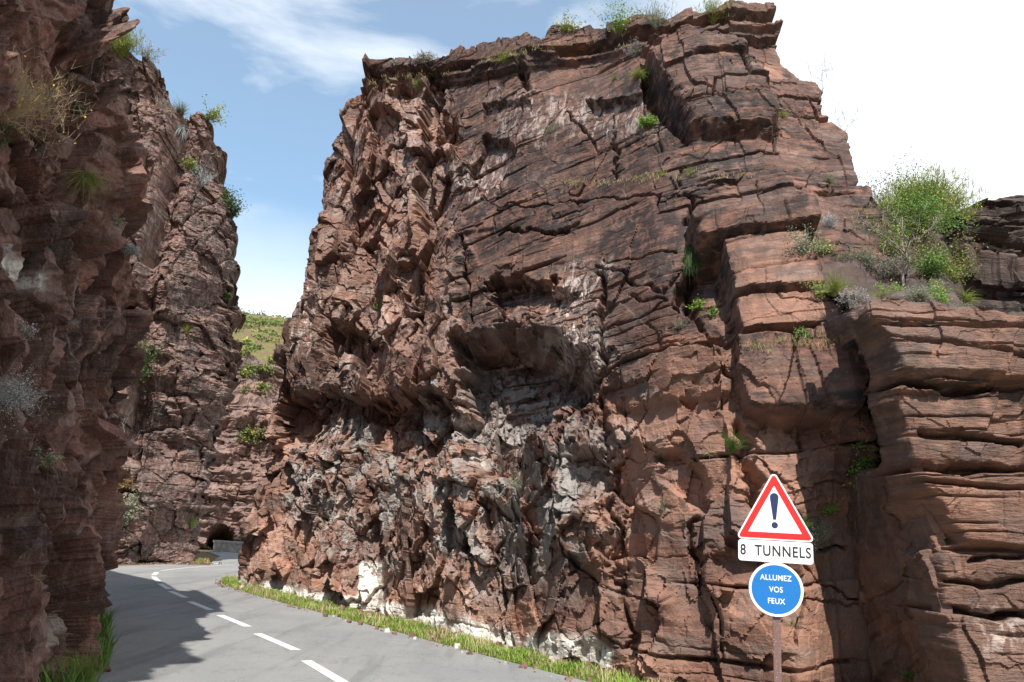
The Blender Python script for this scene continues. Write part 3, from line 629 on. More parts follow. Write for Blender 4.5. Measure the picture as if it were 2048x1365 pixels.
# earth slope above the near right cliff, climbing to the ledges
def terr(X, Y):
    lo = np.interp(Y, [8.0, 8.6, 9.5, 11, 13, 15.5, 18, 30], [4.05, 4.25, 4.55, 4.95, 5.5, 6.15, 8.6, 12])
    hi = np.interp(Y, [8.0, 8.6, 9.5, 11, 12.5, 13.5, 15.5, 18, 30], [4.05, 4.40, 4.98, 6.02, 7.20, 8.02, 8.6, 9.2, 13])
    w = ramp(X-.60*Y, .3, -.5)
    k_ = np.round(Y/.8+.6*fbm(X*.5, Y*.3, 46, 3))*.8-Y
    return lo+(hi-lo)*w + .12*fbm(X*.9, Y*.9, 43, 4) + .16*facets(X, Y, .7, .5, 45, 1.2)[0] + .35*k_*ramp(Y, 8.5, 9.5) + .02*fbm(X*6, Y*6, 44, 3)
F_SL = slope('ledge_slope', 3.98, 22, 360, 8.05, 30, 420, terr, M_LEDGE, dict(varnish_shade=.8, rnd=.5, blk=.4, pale=0.))

# low parapet wall by the tunnel
M_WALL = simple('pale_stone', lambda k, g: (k.mix(k.ramp(k.noise(g, 3, 4, .6), .4, .6), (.42, .38, .34), (.30, .27, .24)), k.bump(k.noise(g, 6, 4), .6, .05)))


# ------------------------------------------------------------ things: helpers
def tag(o, label, cat, group=None):
    o['label'] = label; o['category'] = cat
    if group: o['group'] = group
    return o
def empty(name, loc, label, cat, group=None):
    e = bpy.data.objects.new(name, None); e.location = loc; e.empty_display_size = .2; link(e); return tag(e, label, cat, group)
def part(name, v, fc, mats, parent, midx=None, smooth=False):
    return link(bpy.data.objects.new(name, raw_mesh(name, v, fc, mats, midx, smooth)), parent)
def flat_mat(name, col, rough=.5, spec=.5, speck=None):
    def fn(k, g):
        c = k.mix(k.math('MULTIPLY', k.ramp(k.noise(g, 5, 5, .6), .4, .7), .12), col, tuple(x*.7 for x in col))
        if speck: c = k.mix(k.math('MULTIPLY', k.ramp(k.noise(g, 55, 4, .7), .60, .66), .9), c, speck)
        return c, None
    m = simple(name, fn, rough); m.node_tree.nodes['Principled BSDF'].inputs['Specular IOR Level'].default_value = spec; return m

# ------------------------------------------------------------ the road sign
M_WHITE = flat_mat('sign_white', (.80, .80, .79), .35); M_RED = flat_mat('sign_red', (.62, .016, .014), .35); M_BLUE = flat_mat('sign_blue', (.008, .15, .44), .35)
M_NAVY = flat_mat('sign_navy', (.014, .024, .085), .4); M_INK = flat_mat('sign_black', (.02, .022, .03), .4); M_POST = flat_mat('painted_post', (.17, .095, .085), .5, .4, (.55, .50, .48)); M_ZINC = flat_mat('zinc_back', (.35, .35, .35), .5)
SY = 8.0
sc_ = at(1548, 1060, SY); SX = sc_[0]
def zof(py): return at(1548, py, SY)[2]
yawS = math.radians(-17); upm = SY/FPX/ (cp*1.0)*1.03   # metres per photo pixel at the sign
sign = empty('road_sign', (SX, SY, 0), 'warning sign post with red bordered triangle, text panel and blue disc', 'road sign')
sign.rotation_euler = (0, math.radians(.2), yawS)
def plate(name, outline, y0, th, mat, parent):
    """flat plate in local x,z with thickness towards +y (away from the road)"""
    n_ = len(outline); v = [(x, y0, z) for x, z in outline]+[(x, y0+th, z) for x, z in outline]
    fc = [tuple(range(n_)), tuple(range(2*n_-1, n_-1, -1))]+[(i, n_+i, n_+(i+1) % n_, (i+1) % n_) for i in range(n_)]
    return part(name, v, fc, mat, parent)
def rounded(pts, r, seg=8):
    o = []
    for i in range(len(pts)):
        p = np.array(pts[i], float); a = np.array(pts[i-1], float)-p; b = np.array(pts[(i+1) % len(pts)], float)-p
        a /= np.hypot(*a); b /= np.hypot(*b); ang = math.acos(np.clip(a@b, -1, 1)); t_ = r/math.tan(ang/2)
        c = p+(a+b)/np.hypot(*(a+b))*r/math.sin(ang/2); s0 = p+a*t_-c; s1 = p+b*t_-c
        a0 = math.atan2(s0[1], s0[0]); a1 = math.atan2(s1[1], s1[0]); da = (a1-a0+math.pi) % (2*math.pi)-math.pi
        for k_ in range(seg+1): th = a0+da*k_/seg; o.append((c[0]+r*math.cos(th), c[1]+r*math.sin(th)))
    return o
def circ(cx, cz, r, n_=64): return [(cx+r*math.cos(-2*math.pi*i/n_), cz+r*math.sin(-2*math.pi*i/n_)) for i in range(n_)]
def text(body, size, mat, loc, parent, bold=.0, sx=1., name='lettering', spacing=1.):
    c = bpy.data.curves.new(name, 'FONT'); c.body = body; c.size = size; c.align_x = 'CENTER'; c.align_y = 'CENTER'; c.offset = bold; c.extrude = .0006; c.space_character = spacing
    tmp = bpy.data.objects.new(name, c); COL.objects.link(tmp)
    me = bpy.data.meshes.new_from_object(tmp.evaluated_get(bpy.context.evaluated_depsgraph_get())); bpy.data.objects.remove(tmp)
    me.materials.clear(); me.materials.append(mat)
    me.transform(Matrix.Translation(loc) @ Matrix.Rotation(math.pi/2, 4, 'X') @ Matrix.Diagonal((sx, 1, 1, 1)))
    o = link(bpy.data.objects.new(name, me), parent); return o
zt, zb = zof(946), zof(1081)
hw = .372; Hh = zt-zb+.0
# face slightly turned clockwise in its own plane, as it hangs in the photo
post = part('post', *(lambda w, d, h_: ([(x, y, z) for z in (-.15, h_) for x, y in ((-w, -d), (w, -d), (w, d), (-w, d))], [(0, 3, 2, 1), (4, 5, 6, 7)]+[(i, (i+1) % 4, 4+(i+1) % 4, 4+i) for i in range(4)]))(.036, .02, zof(1000)), M_POST, sign)
bv = post.modifiers.new('bevel', 'BEVEL'); bv.width = .006; bv.segments = 2
tri = [(-hw, zb-.0), (hw, zb-.0), (0.0, zt+.02)]
tp = plate('triangle_plate', rounded(tri, .035), -.045, .02, M_WHITE, sign)
def inset(tr, d):
    c = np.mean(np.array(tr), 0); inr = 0
    T = np.array(tr, float); o = []
    for i in range(3):
        p = T[i]; a = T[i-1]-p; b = T[(i+1) % 3]-p; a /= np.hypot(*a); b /= np.hypot(*b); ang = math.acos(a@b); o.append(tuple(p+(a+b)/np.hypot(*(a+b))*d/math.sin(ang/2)))
    return o
ro, ri = rounded(inset(tri, .015), .022), rounded(inset(tri, .072), .004)
n_ = len(ro); y0_ = -.0475
v = [(x, y0_, z) for x, z in ro]+[(x, y0_, z) for x, z in ri]+[(x, y0_+.002, z) for x, z in ro]+[(x, y0_+.002, z) for x, z in ri]
fc = [(i, (i+1) % n_, n_+(i+1) % n_, n_+i) for i in range(n_)]+[(i, 2*n_+i, 2*n_+(i+1) % n_, (i+1) % n_) for i in range(n_)]+[(n_+i, n_+(i+1) % n_, 3*n_+(i+1) % n_, 3*n_+i) for i in range(n_)]
part('red_border', v, fc, M_RED, tp)
def zrel(py): return zof(py)
et, eb, ew = zrel(988), zrel(1040), .041
ex_ = [(-.014, eb), (.014, eb)] + [(ew*math.cos(t_), et-ew*.9+ew*math.sin(t_)) for t_ in np.linspace(-.15, math.pi+.15, 16)]
plate('exclamation_stroke', ex_, y0_, .002, M_NAVY, tp); plate('exclamation_dot', circ(0, zrel(1051), .030, 28), y0_, .002, M_NAVY, tp)
zp0, zp1 = zof(1082.5), zof(1125)
pn = plate('text_panel', rounded([(-.345, zp1), (.345, zp1), (.345, zp0), (-.345, zp0)], .028), -.045, .02, M_WHITE, sign)
text('8  TUNNELS', .140, M_INK, (0, -.0462, (zp0+zp1)/2), pn, .0026, .79, spacing=1.12)
zc = zof(1178.5); rd = .250
dp = plate('round_plate', circ(0, zc, rd), -.045, .022, M_WHITE, sign)
plate('blue_field', circ(0, zc, rd*.90), y0_, .002, M_BLUE, dp)
for s_, py in (('ALLUMEZ', 1156), ('VOS', 1179.5), ('FEUX', 1202.5)): text(s_, .072, M_WHITE, (0, -.0482, zof(py)), dp, .0008, .88, spacing=1.08)
for z_ in (zb+.12, zc): part('bracket', *(lambda w, y0, y1, h_: ([(x, y, z_+zz) for zz in (-h_, h_) for x, y in ((-w, y0), (w, y0), (w, y1), (-w, y1))], [(0, 3, 2, 1), (4, 5, 6, 7)]+[(i, (i+1) % 4, 4+(i+1) % 4, 4+i) for i in range(4)]))(.12, -.026, -.0195, .02), M_ZINC, sign)
# the whole sign leans a touch clockwise like in the photo: none needed, camera roll gives it

# ------------------------------------------------------------ low wall by the tunnel
wl0, wl1 = at(424, 1112, 48.0), at(560, 1122, 45.5)
lw = empty('parapet_wall', (wl0[0], wl0[1], 0), 'low pale stone parapet along the road in front of the tunnel', 'wall')
dvec = np.array([wl1[0]-wl0[0], wl1[1]-wl0[1]]); Lw = np.hypot(*dvec); dvec /= Lw; nv = np.array([-dvec[1], dvec[0]])
def wbox(s0, s1, t0_, t1_, z0, z1): 
    q = [dvec*s+nv*t_ for s, t_ in ((s0, t0_), (s1, t0_), (s1, t1_), (s0, t1_))]
    return [(p[0], p[1], z) for z in (z0, z1) for p in q], [(0, 3, 2, 1), (4, 5, 6, 7)]+[(i, (i+1) % 4, 4+(i+1) % 4, 4+i) for i in range(4)]
part('masonry', *wbox(0, Lw, 0, .45, -.1, .48), M_WALL, lw); part('coping', *wbox(-.05, Lw, -.04, .49, .48, .60), M_WALL, lw)

# ------------------------------------------------------------ vegetation
def leaf_mat(name, c1, c2, c3=None, trans=.25):
    m, t, b = mat_new(name); k = NT(t); rn = k.attr('rnd')
    c = k.mix(rn, c1, c2)
    if c3: c = k.mix(k.ramp(rn, .82, .9), c, c3)
    k.l(c, b.inputs['Base Color']); b.inputs['Roughness'].default_value = .6; b.inputs['Specular IOR Level'].default_value = .3
    tr = k.n('ShaderNodeBsdfTranslucent'); k.l(c, tr.inputs[0]); ms = k.n('ShaderNodeMixShader'); ms.inputs[0].default_value = trans
    k.l(b.outputs[0], ms.inputs[1]); k.l(tr.outputs[0], ms.inputs[2]); k.l(ms.outputs[0], t.nodes['Material Output'].inputs[0]); return m
GREEN = leaf_mat('leaf_green', (.07, .15, .03), (.17, .27, .055)); DKGREEN = leaf_mat('leaf_dark_green', (.035, .075, .02), (.09, .14, .035))
BRIGHT = leaf_mat('leaf_bright_green', (.14, .26, .04), (.26, .38, .07)); YELGR = leaf_mat('broom_green', (.19, .24, .05), (.36, .38, .11))
GREYGR = leaf_mat('leaf_grey_green', (.17, .20, .12), (.33, .34, .24)); SILVER = leaf_mat('leaf_silver', (.30, .33, .32), (.50, .52, .52))
DRY = leaf_mat('dry_stem', (.36, .28, .17), (.60, .50, .34)); TWIG = leaf_mat('bare_twig', (.20, .16, .13), (.34, .30, .26), trans=0); BARK = leaf_mat('bark', (.10, .08, .065), (.17, .14, .12), trans=0)
YEL = leaf_mat('yellow_flower', (.75, .48, .02), (.85, .62, .05)); LILAC = leaf_mat('lilac_flower', (.36, .27, .38), (.52, .42, .52)); PINK = leaf_mat('pink_flower', (.6, .12, .25), (.7, .2, .35)); RUST = leaf_mat('rust_leaf', (.20, .11, .04), (.26, .19, .07))
OLIVE = leaf_mat('olive_leaf', (.11, .13, .03), (.24, .24, .06), (.33, .25, .08)); GRASS = leaf_mat('grass_blade', (.13, .24, .03), (.30, .42, .07), (.46, .42, .16))

def quads(name, Q, rnd, mat):
    """Q (n,4,3)"""
    n_ = len(Q); me = bpy.data.meshes.new(name); me.vertices.add(n_*4); me.vertices.foreach_set('co', Q.astype(np.float32).ravel())
    me.loops.add(n_*4); me.loops.foreach_set('vertex_index', np.arange(n_*4, dtype=np.int32)); me.polygons.add(n_)
    me.polygons.foreach_set('loop_start', np.arange(0, n_*4, 4, dtype=np.int32)); me.polygons.foreach_set('loop_total', np.full(n_, 4, dtype=np.int32)); me.update(calc_edges=True)
    a_ = me.attributes.new('rnd', 'FLOAT', 'POINT'); a_.data.foreach_set('value', np.repeat(rnd, 4).astype(np.float32)); me.materials.append(mat); return me
def unit(v): return v/np.maximum(np.linalg.norm(v, axis=-1, keepdims=True), 1e-9)
def seg_quads(P0, P1, w0, w1):
    """thin stems: two crossed tapering strips for every piece"""
    d = unit(P1-P0); ref = np.where(np.abs(d[:, 2:3]) > .9, np.array([[1., 0, 0]]), np.array([[0., 0, 1]])); a = unit(np.cross(d, ref)); b = np.cross(d, a)
    w0 = np.broadcast_to(np.asarray(w0, float).reshape(-1, 1), (len(P0), 1)); w1 = np.broadcast_to(np.asarray(w1, float).reshape(-1, 1), (len(P0), 1))
    return np.concatenate([np.stack([P0-a*w0, P0+a*w0, P1+a*w1, P1-a*w1], 1), np.stack([P0-b*w0, P0+b*w0, P1+b*w1, P1-b*w1], 1)])
def tube(P_, R_, k=6):
    V, F = [], []
    for i, (p, r_) in enumerate(zip(P_, R_)):
        d = P_[min(i+1, len(P_)-1)]-P_[max(i-1, 0)]; d = d/np.linalg.norm(d); a = np.cross(d, [1, 0, .1]); a /= np.linalg.norm(a); b = np.cross(d, a)
        for j in range(k): t_ = 2*math.pi*j/k; V.append(p+r_*(a*math.cos(t_)+b*math.sin(t_)))
        if i: F += [((i-1)*k+j, (i-1)*k+(j+1) % k, i*k+(j+1) % k, i*k+j) for j in range(k)]
    return np.array([[V[i] for i in f_] for f_ in F])
def leaves(C, size, rng, asp=.45, droop=.2, dirs=None):
    n_ = len(C); d = unit(rng.normal(size=(n_, 3))*(1, 1, .7)+(dirs if dirs is not None else 0)-np.array([0, 0, droop])); s = unit(np.cross(d, rng.normal(size=(n_, 3))))
    l_ = size*rng.uniform(.6, 1.3, (n_, 1)); return np.stack([C, C+d*l_*.5+s*l_*asp*.5, C+d*l_, C+d*l_*.5-s*l_*asp*.5], 1)
def stems_arc(base, n_, h, spread, up, rng, droop=.2, segs=4, ww=.003, minh=.5):
    """curved stems from one foot; returns quads, point lists"""
    d = unit(up + spread*rng.normal(size=(n_, 3))*(1, .8, .55)); L_ = h*rng.uniform(minh, 1.05, (n_, 1)); p = base + rng.normal(size=(n_, 3))*h*.05; Q, PT = [], [p]
    for i in range(segs):
        d = unit(d+np.array([0, 0, -droop])*(i/segs)+rng.normal(size=(n_, 3))*.09); q = p+d*L_/segs
        Q.append(seg_quads(p, q, ww*(1-i/(segs+.5)), ww*(1-(i+1)/(segs+.5)))); p = q; PT.append(p)
    return np.concatenate(Q), PT
UPC = np.array([0, -.35, .95])
def plant(kind, field, px, py, hpx, wpx, label, cat='plant', name=None, dense=1., mat=None, flower=None, up=None, leaf=1., depth=None, group=None):
    base = at(px, py, depth) if depth else field.hit(px, py)
    rng = np.random.RandomState(int(px*7+py*13) % 99991)
    mpp = np.linalg.norm(base-EY)/FPX; h = hpx*mpp; w = wpx*mpp; up = unit(np.array(up if up is not None else UPC, float)); spread = .55*w/max(h, 1e-3)
    if depth and field is F_SL:
        zt = float(terr(np.array([base[0]]), np.array([base[1]]))[0])-.03
        if base[2] > zt: h += min(base[2]-zt, .25*h)
        base = np.array([base[0], base[1], zt])
    name = name or {'leafy': 'leafy_shrub', 'broom': 'broom_shrub', 'dry': 'dry_grass_tuft', 'twig': 'bare_shrub', 'heath': 'heather_shrub', 'grass': 'grass_tuft', 'weed': 'leafy_weed'}[kind]
    e = empty(name, tuple(base), label, cat, group); b0 = np.zeros(3)-up*.05
    def add(nm, Q, m): link(bpy.data.objects.new(nm, quads(nm, Q, np.repeat(rng.rand((len(Q)+1)//2), 2)[:len(Q)] if nm != 'foliage' else rng.rand(len(Q)), m)), e)
    ww = max(.0022, mpp*.42)
    if kind in ('leafy', 'weed'):
        n_ = int((26 if kind == 'leafy' else 12)*max(1, dense**.5)); Q, PT = stems_arc(b0, n_, h*.9, spread, up, rng, .15, 4, ww*1.1, .35)
        add('stems', Q, TWIG)
        pts = np.concatenate([PT[i]*(1-t_)+PT[i+1]*t_ for i in (1, 2, 3) for t_ in (0, .33, .66, 1)]); ls = max(mpp*4.2, .022)*leaf
        m_ = max(3, int(dense*1.3*w*h/(ls*ls*.2)/len(pts))) if kind == 'leafy' else max(1, int(dense*3))
        m_ = min(m_, 90); C = np.repeat(pts, m_, 0); C = C+rng.normal(size=C.shape)*(h*.075 if kind == 'leafy' else ls*.5)
        C = C[rng.rand(len(C)) < .8]
        add('foliage', leaves(C, ls, rng, .5), mat or GREEN)
        if flower: add('flowers', leaves(PT[-1][rng.rand(n_) < .7]+0, ls*1.0, rng, .9), flower)
    elif kind == 'broom':
        n_ = int(230*dense); ww = ww*(1.5 if dense > 2 else 1); Q, PT = stems_arc(b0, n_, h, spread, up, rng, .12, 4, ww*.8, .45)
        pts = np.concatenate(PT[2:]); m_ = mat or YELGR; Q2, _ = stems_arc(b0, 0+1, h, spread, up, rng) 
        side = np.repeat(pts, 2, 0); d = unit(up+rng.normal(size=side.shape)*.5); Q3 = seg_quads(side, side+d*h*.16, ww*.7, ww*.3)
        add('stems', np.concatenate([Q, Q3]), m_)
        if flower:
            C = np.repeat(pts, 1, 0)[rng.rand(len(pts)) < .35]; add('flowers', leaves(C+rng.normal(size=C.shape)*h*.02, max(mpp*3, .018), rng, .9), flower)
    elif kind in ('dry', 'grass'):
        n_ = int((170 if kind == 'grass' else 110)*dense); Q, PT = stems_arc(b0, n_, h*1.1, spread*.9, up, rng, .55, 5, ww*.95, .4); add('blades', Q, mat or (GRASS if kind == 'grass' else DRY))
        if flower: add('flowers', leaves(PT[-1][::3], max(mpp*3, .018), rng, .9), flower)
    elif kind == 'twig':
        Q, PT = stems_arc(b0, int(9*dense)+3, h, spread, up, rng, .05, 5, ww*1.1, .5); side = np.concatenate(PT[2:]); side = np.repeat(side, 2, 0); d = unit(up+rng.normal(size=side.shape)*.8)
        p1 = side+d*h*.22; d2 = unit(d+rng.normal(size=d.shape)*.5); add('branches', np.concatenate([Q, seg_quads(side, p1, ww*.6, ww*.45), seg_quads(p1, p1+d2*h*.12, ww*.45, ww*.3)]), mat or TWIG)
    elif kind == 'heath':
        n_ = int(120*dense); Q, PT = stems_arc(b0, n_, h*.9, spread, up, rng, .2, 3, ww*.8, .4); add('stems', Q, TWIG)
        pts = np.concatenate([PT[i]*(1-t_)+PT[i+1]*t_ for i in (1, 2) for t_ in (.3, .7, 1)]); C = np.repeat(pts, 3, 0); C = C+rng.normal(size=C.shape)*h*.05
        add('foliage', leaves(C, max(mpp*2.6, .015), rng, .4), mat or GREYGR)
        if flower: C = np.repeat(PT[-1], 4, 0); add('flowers', leaves(C+rng.normal(size=C.shape)*h*.04, max(mpp*2.2, .014), rng, .8), flower)
    return e
def small_tree(field, px, py, hpx, wpx, label, mat, dense=1., depth=None, bare=0.):
    base = at(px, py, depth) if depth else field.hit(px, py); rng = np.random.RandomState(int(px+py*3)); mpp = np.linalg.norm(base-EY)/FPX; h = hpx*mpp; w = wpx*mpp
    base[2] = float(terr(base[:1], base[1:2])[0]); e = empty('small_tree', tuple(base), label, 'tree'); tr = [np.array([0, 0, -.1])]
    for i in range(5): tr.append(tr[-1]+np.array([rng.normal()*.04*h, rng.normal()*.03*h, h*.13]))
    Q = [tube(np.array(tr), np.linspace(.032, .018, 6)*h*.6)]; tips = []
    for i in range(18):
        s0 = tr[2+i % 4]; a = rng.uniform(0, 6.28); d = unit(np.array([math.cos(a)*w/h*1.1, math.sin(a)*w/h*.8, rng.uniform(.35, 1.3)])); p = [s0]
        for j in range(5): d = unit(d+rng.normal(size=3)*.16+np.array([0, 0, .06])); p.append(p[-1]+d*h*rng.uniform(.09, .14))
        Q.append(tube(np.array(p), np.linspace(.011, .003, 6)*h*.7, 4)); tips.append(np.array(p[2:]))
    T = np.concatenate(tips); sd_ = np.repeat(T, 4, 0); d = unit(rng.normal(size=sd_.shape)+np.array([0, 0, .6])); tw = sd_+d*h*.10
    Q.append(seg_quads(sd_, tw, mpp*.5, mpp*.3)); Q = np.concatenate(Q)
    link(bpy.data.objects.new('trunk', quads('trunk', Q, rng.rand(len(Q))*.6, TWIG)), e)
    ls = max(.03, mpp*4.0); keep = tw[rng.rand(len(tw)) > bare]; C = np.repeat(keep, max(1, int(dense*16)), 0); C = C+rng.normal(size=C.shape)*h*.035
    link(bpy.data.objects.new('crown', quads('crown', leaves(C, ls, rng, .5), rng.rand(len(C)), mat)), e)

F = F_L1
plant('broom', F, 20, 225, 120, 230, 'large bleached broom bush with yellow flowers high on the near left cliff', 'bush', dense=.9, mat=DRY, flower=YEL, up=(.35, -.25, .6))
plant('leafy', F, 3, 290, 75, 45, 'dark green bush cut by the left photo edge, below the bleached broom bush', 'bush', mat=DKGREEN, dense=1.2)
plant('grass', F, 178, 350, 62, 60, 'dense green grass cushion hanging on the near left cliff with a few dry blades', 'grass', name='grass_cushion', dense=1.6, mat=YELGR, up=(.3, -.3, -.15))
plant('dry', F, 195, 352, 45, 60, 'dry straw blades beside the green grass cushion on the left cliff', 'grass', dense=.5, up=(.8, -.2, .3))
plant('weed', F, 240, 440, 24, 32, 'small pale leafy weed below right of the green grass cushion', mat=GREYGR)
plant('heath', F, 280, 498, 20, 34, 'small whitish cushion plant near the right edge of the near left cliff', mat=SILVER)
plant('heath', F, 8, 800, 95, 130, 'big silver leaved bush at the left photo edge on the shaded cliff', 'bush', name='silver_bush', dense=2.6, mat=SILVER, up=(.2, -.6, .3))
plant('twig', F, 35, 800, 62, 60, 'pale dry flower stalks rising from the silver leaved bush', name='dry_stalks', mat=SILVER, up=(.6, -.3, .5))
plant('weed', F, 95, 925, 48, 52, 'light green weed with a pink flower on the shaded left cliff', mat=GREYGR, flower=PINK, dense=2.2, up=(.3, -.5, .5))
plant('dry', F, 105, 930, 38, 50, 'dry stalks drooping below the pink flowered weed', dense=.15, up=(.5, -.3, -.4))
plant('leafy', F, 185, 98, 42, 45, 'yellow green bush in a notch near the top of the near left cliff', 'bush', mat=YELGR, dense=1.)
plant('weed', F, 158, 215, 34, 30, 'small grey green weed right of the bleached broom bush', mat=GREYGR, dense=1.6)
plant('heath', F, 45, 660, 34, 60, 'low grey cushion plant with lilac flowers above the silver bush', mat=GREYGR, flower=LILAC, dense=.7)
plant('weed', F, 10, 490, 20, 30, 'tiny white flowered weed at the left edge above the lime stained rock', mat=SILVER)
plant('dry', F, 75, 1150, 26, 44, 'dry grass wisps low on the shaded left cliff', dense=.4)
F = F_L2
plant('broom', F, 245, 108, 50, 55, 'olive broom bush on the skyline where the near left cliff ends', 'bush', mat=YELGR, dense=1.6)
plant('heath', F, 300, 122, 40, 52, 'thin lilac flowered sprigs on the left skyline', mat=GREYGR, flower=LILAC, dense=.35)
plant('twig', F, 372, 198, 42, 46, 'fine bare twigs on the left skyline left of the airy green shrub')
plant('leafy', F, 425, 232, 45, 70, 'airy yellow green shrub leaning out from the left skyline', 'bush', mat=YELGR, dense=.45, up=(.5, 0, .8))
plant('grass', F, 365, 225, 34, 32, 'dry green tuft hanging just below the left skyline', 'grass', mat=GREYGR, up=(.1, -.4, .4))
plant('dry', F, 370, 262, 44, 36, 'grey dry shrub hanging on the upper bend cliff', mat=SILVER, up=(0, -.4, -.3), dense=.8)
plant('broom', F, 405, 375, 45, 66, 'pale leafless shrub on the shoulder of the bend cliff', 'bush', mat=SILVER, dense=.35)
plant('leafy', F, 458, 405, 44, 52, 'dark green bush on the shoulder at the right edge of the bend cliff', 'bush', mat=DKGREEN, dense=1.2)
plant('leafy', F, 475, 430, 40, 30, 'small green bush just below the dark green one on the bend cliff edge', 'bush', mat=DKGREEN, dense=.8)
plant('leafy', F, 384, 335, 26, 36, 'light green patch on the bend cliff left of the pale leafless shrub', mat=YELGR, dense=.6)
plant('leafy', F, 278, 350, 66, 34, 'bright green bush in the crack behind the near left cliff', 'bush', mat=BRIGHT, dense=1.2)
plant('leafy', F, 272, 755, 90, 72, 'dark green bush in shade beside the reddish scar of the bend cliff', 'bush', mat=DKGREEN, dense=1.6)
plant('leafy', F, 240, 1045, 82, 78, 'green bush turning rusty at its top, low down beside the road bend', 'bush', mat=GREYGR, dense=1.2)
plant('leafy', F, 250, 975, 30, 44, 'rusty brown bush top just above the green bush by the road bend', mat=RUST, dense=.3)
plant('twig', F, 262, 950, 105, 34, 'fallen pale branches leaning on the bend cliff above the rusty bush', name='fallen_branches', mat=SILVER, dense=.2, up=(-.15, -.3, 1))
plant('grass', F, 385, 1052, 24, 16, 'small bright green tuft low on the shaded side of the bend cliff', 'grass', mat=BRIGHT, dense=.5)
plant('grass', F, 377, 668, 20, 14, 'small yellow green tuft halfway up the shaded bend cliff', 'grass', mat=YELGR, dense=.4)
plant('leafy', F, 455, 596, 14, 22, 'tiny dark green plant on the bend cliff, level with the far hill top', mat=DKGREEN, dense=.5)
F = F_MAIN
plant('leafy', F, 1135, 56, 40, 90, 'airy light green shrub on the summit edge, left of the taller summit bush', 'bush', mat=YELGR, dense=.35)
plant('leafy', F, 1242, 66, 75, 100, 'tall bright green bush on the summit edge at the top of the photo', 'bush', mat=BRIGHT, dense=.6)
plant('broom', F, 1310, 48, 50, 60, 'thin grey green shrub on the summit just right of the tall bright bush', 'bush', mat=GREYGR, dense=.35)
plant('broom', F, 1425, 42, 50, 66, 'straw coloured broom bush on the summit, nearest to the highest rock', 'bush', mat=YELGR, dense=.45)
plant('heath', F, 855, 122, 26, 50, 'lilac heather on the crest near its left end', mat=GREYGR, flower=LILAC, dense=.8)
plant('heath', F, 785, 122, 12, 50, 'low lilac heather at the far left of the crest', mat=GREYGR, flower=LILAC, dense=.5)
plant('grass', F, 1008, 122, 28, 66, 'pale green grass tuft on the ledge under the crest', 'grass', mat=YELGR, dense=.8)
plant('grass', F, 832, 164, 16, 34, 'small yellow green tuft on the ledge below the left crest', 'grass', mat=BRIGHT, dense=.6)
plant('heath', F, 1272, 105, 34, 60, 'lilac and grey heather on the slope left of the leaning boulder', mat=GREYGR, flower=LILAC, dense=1.)
plant('grass', F, 1275, 146, 30, 66, 'bright grass patch left of the black leaning boulder', 'grass', mat=YELGR, dense=1.2)
plant('grass', F, 1228, 150, 14, 40, 'low grass tuft left of the bright grass patch by the boulder', 'grass', mat=YELGR, dense=.7)
plant('weed', F, 1290, 245, 34, 46, 'light green weed in the crack at the foot of the leaning boulder', mat=BRIGHT, dense=2.4)
plant('grass', F, 1098, 262, 40, 44, 'pale dry tuft below the white scars of the upper cliff', 'grass', mat=GREYGR, dense=.4)
plant('grass', F, 1565, 228, 20, 24, 'yellow green tuft in the notch right of the leaning boulder', 'grass', mat=YELGR, dense=.6)
plant('grass', F, 1382, 500, 72, 24, 'dark green grass hanging in the shaded corner left of the square orange slab', 'grass', name='hanging_grass', mat=DKGREEN, dense=2., up=(0, -.4, -.6))
plant('weed', F, 1395, 606, 32, 60, 'light green weed in the shaded recess left of the square orange slab', mat=BRIGHT, dense=2.)
plant('weed', F, 1425, 622, 26, 30, 'darker green weed in the shade just right of the light green weed', mat=GREEN, dense=1.6)
plant('heath', F, 1358, 650, 26, 28, 'tiny grey tuft on the rock below the shaded recess', mat=GREYGR, dense=.4)
plant('leafy', F, 1605, 498, 66, 66, 'grey green bush on the corner above the square orange slab', 'bush', mat=GREYGR, dense=1.1)
plant('leafy', F, 1640, 500, 34, 46, 'yellow green bush just right of the grey green corner bush', 'bush', mat=YELGR, dense=.8)
plant('grass', F, 1655, 358, 26, 40, 'pale green tuft on the ledge near the right end of the upper cliff', 'grass', mat=GREYGR, dense=.7)
plant('heath', F, 1662, 450, 34, 24, 'silver grey cushion on the right slope of the fin, above the corner bushes', mat=SILVER, dense=.5)
plant('grass', F, 1462, 895, 46, 44, 'green tuft half in shade on the small ledge above the road sign', 'grass', mat=GREEN, dense=1.1)
plant('dry', F, 1418, 898, 20, 50, 'dry straw on the small ledge above the road sign', dense=.5)
plant('heath', F, 1040, 978, 44, 76, 'grey dry shrub under the big hollow of the cliff', 'bush', name='dry_shrub', mat=GREYGR, dense=.7)
plant('heath', F, 1632, 1085, 72, 52, 'tall grey green bush just right of the warning triangle', 'bush', mat=GREYGR, dense=1.4)
plant('grass', F, 1605, 1050, 34, 30, 'fresh green grass between the triangle and the grey green bush', 'grass', mat=BRIGHT, dense=.8)
plant('weed', F, 1660, 1022, 22, 40, 'small bright leafy plant on the ledge right of the grey green bush', mat=BRIGHT, dense=2.)
plant('leafy', F, 1722, 975, 118, 34, 'slender leafy sapling growing up the dark corner cleft', 'bush', name='sapling', mat=BRIGHT, dense=.28, leaf=1.6)
plant('weed', F, 1738, 1048, 50, 84, 'broad leaved green plant at the edge of the dark corner shadow', mat=BRIGHT, dense=3, leaf=2.0)
plant('dry', F, 1790, 1078, 62, 84, 'dry grass drooping over the leaning slab', dense=.45, up=(-.3, -.5, -.1))
plant('grass', F, 752, 618, 18, 18, 'tiny green tuft in the middle of the left flank', 'grass', mat=GREEN, dense=.3)
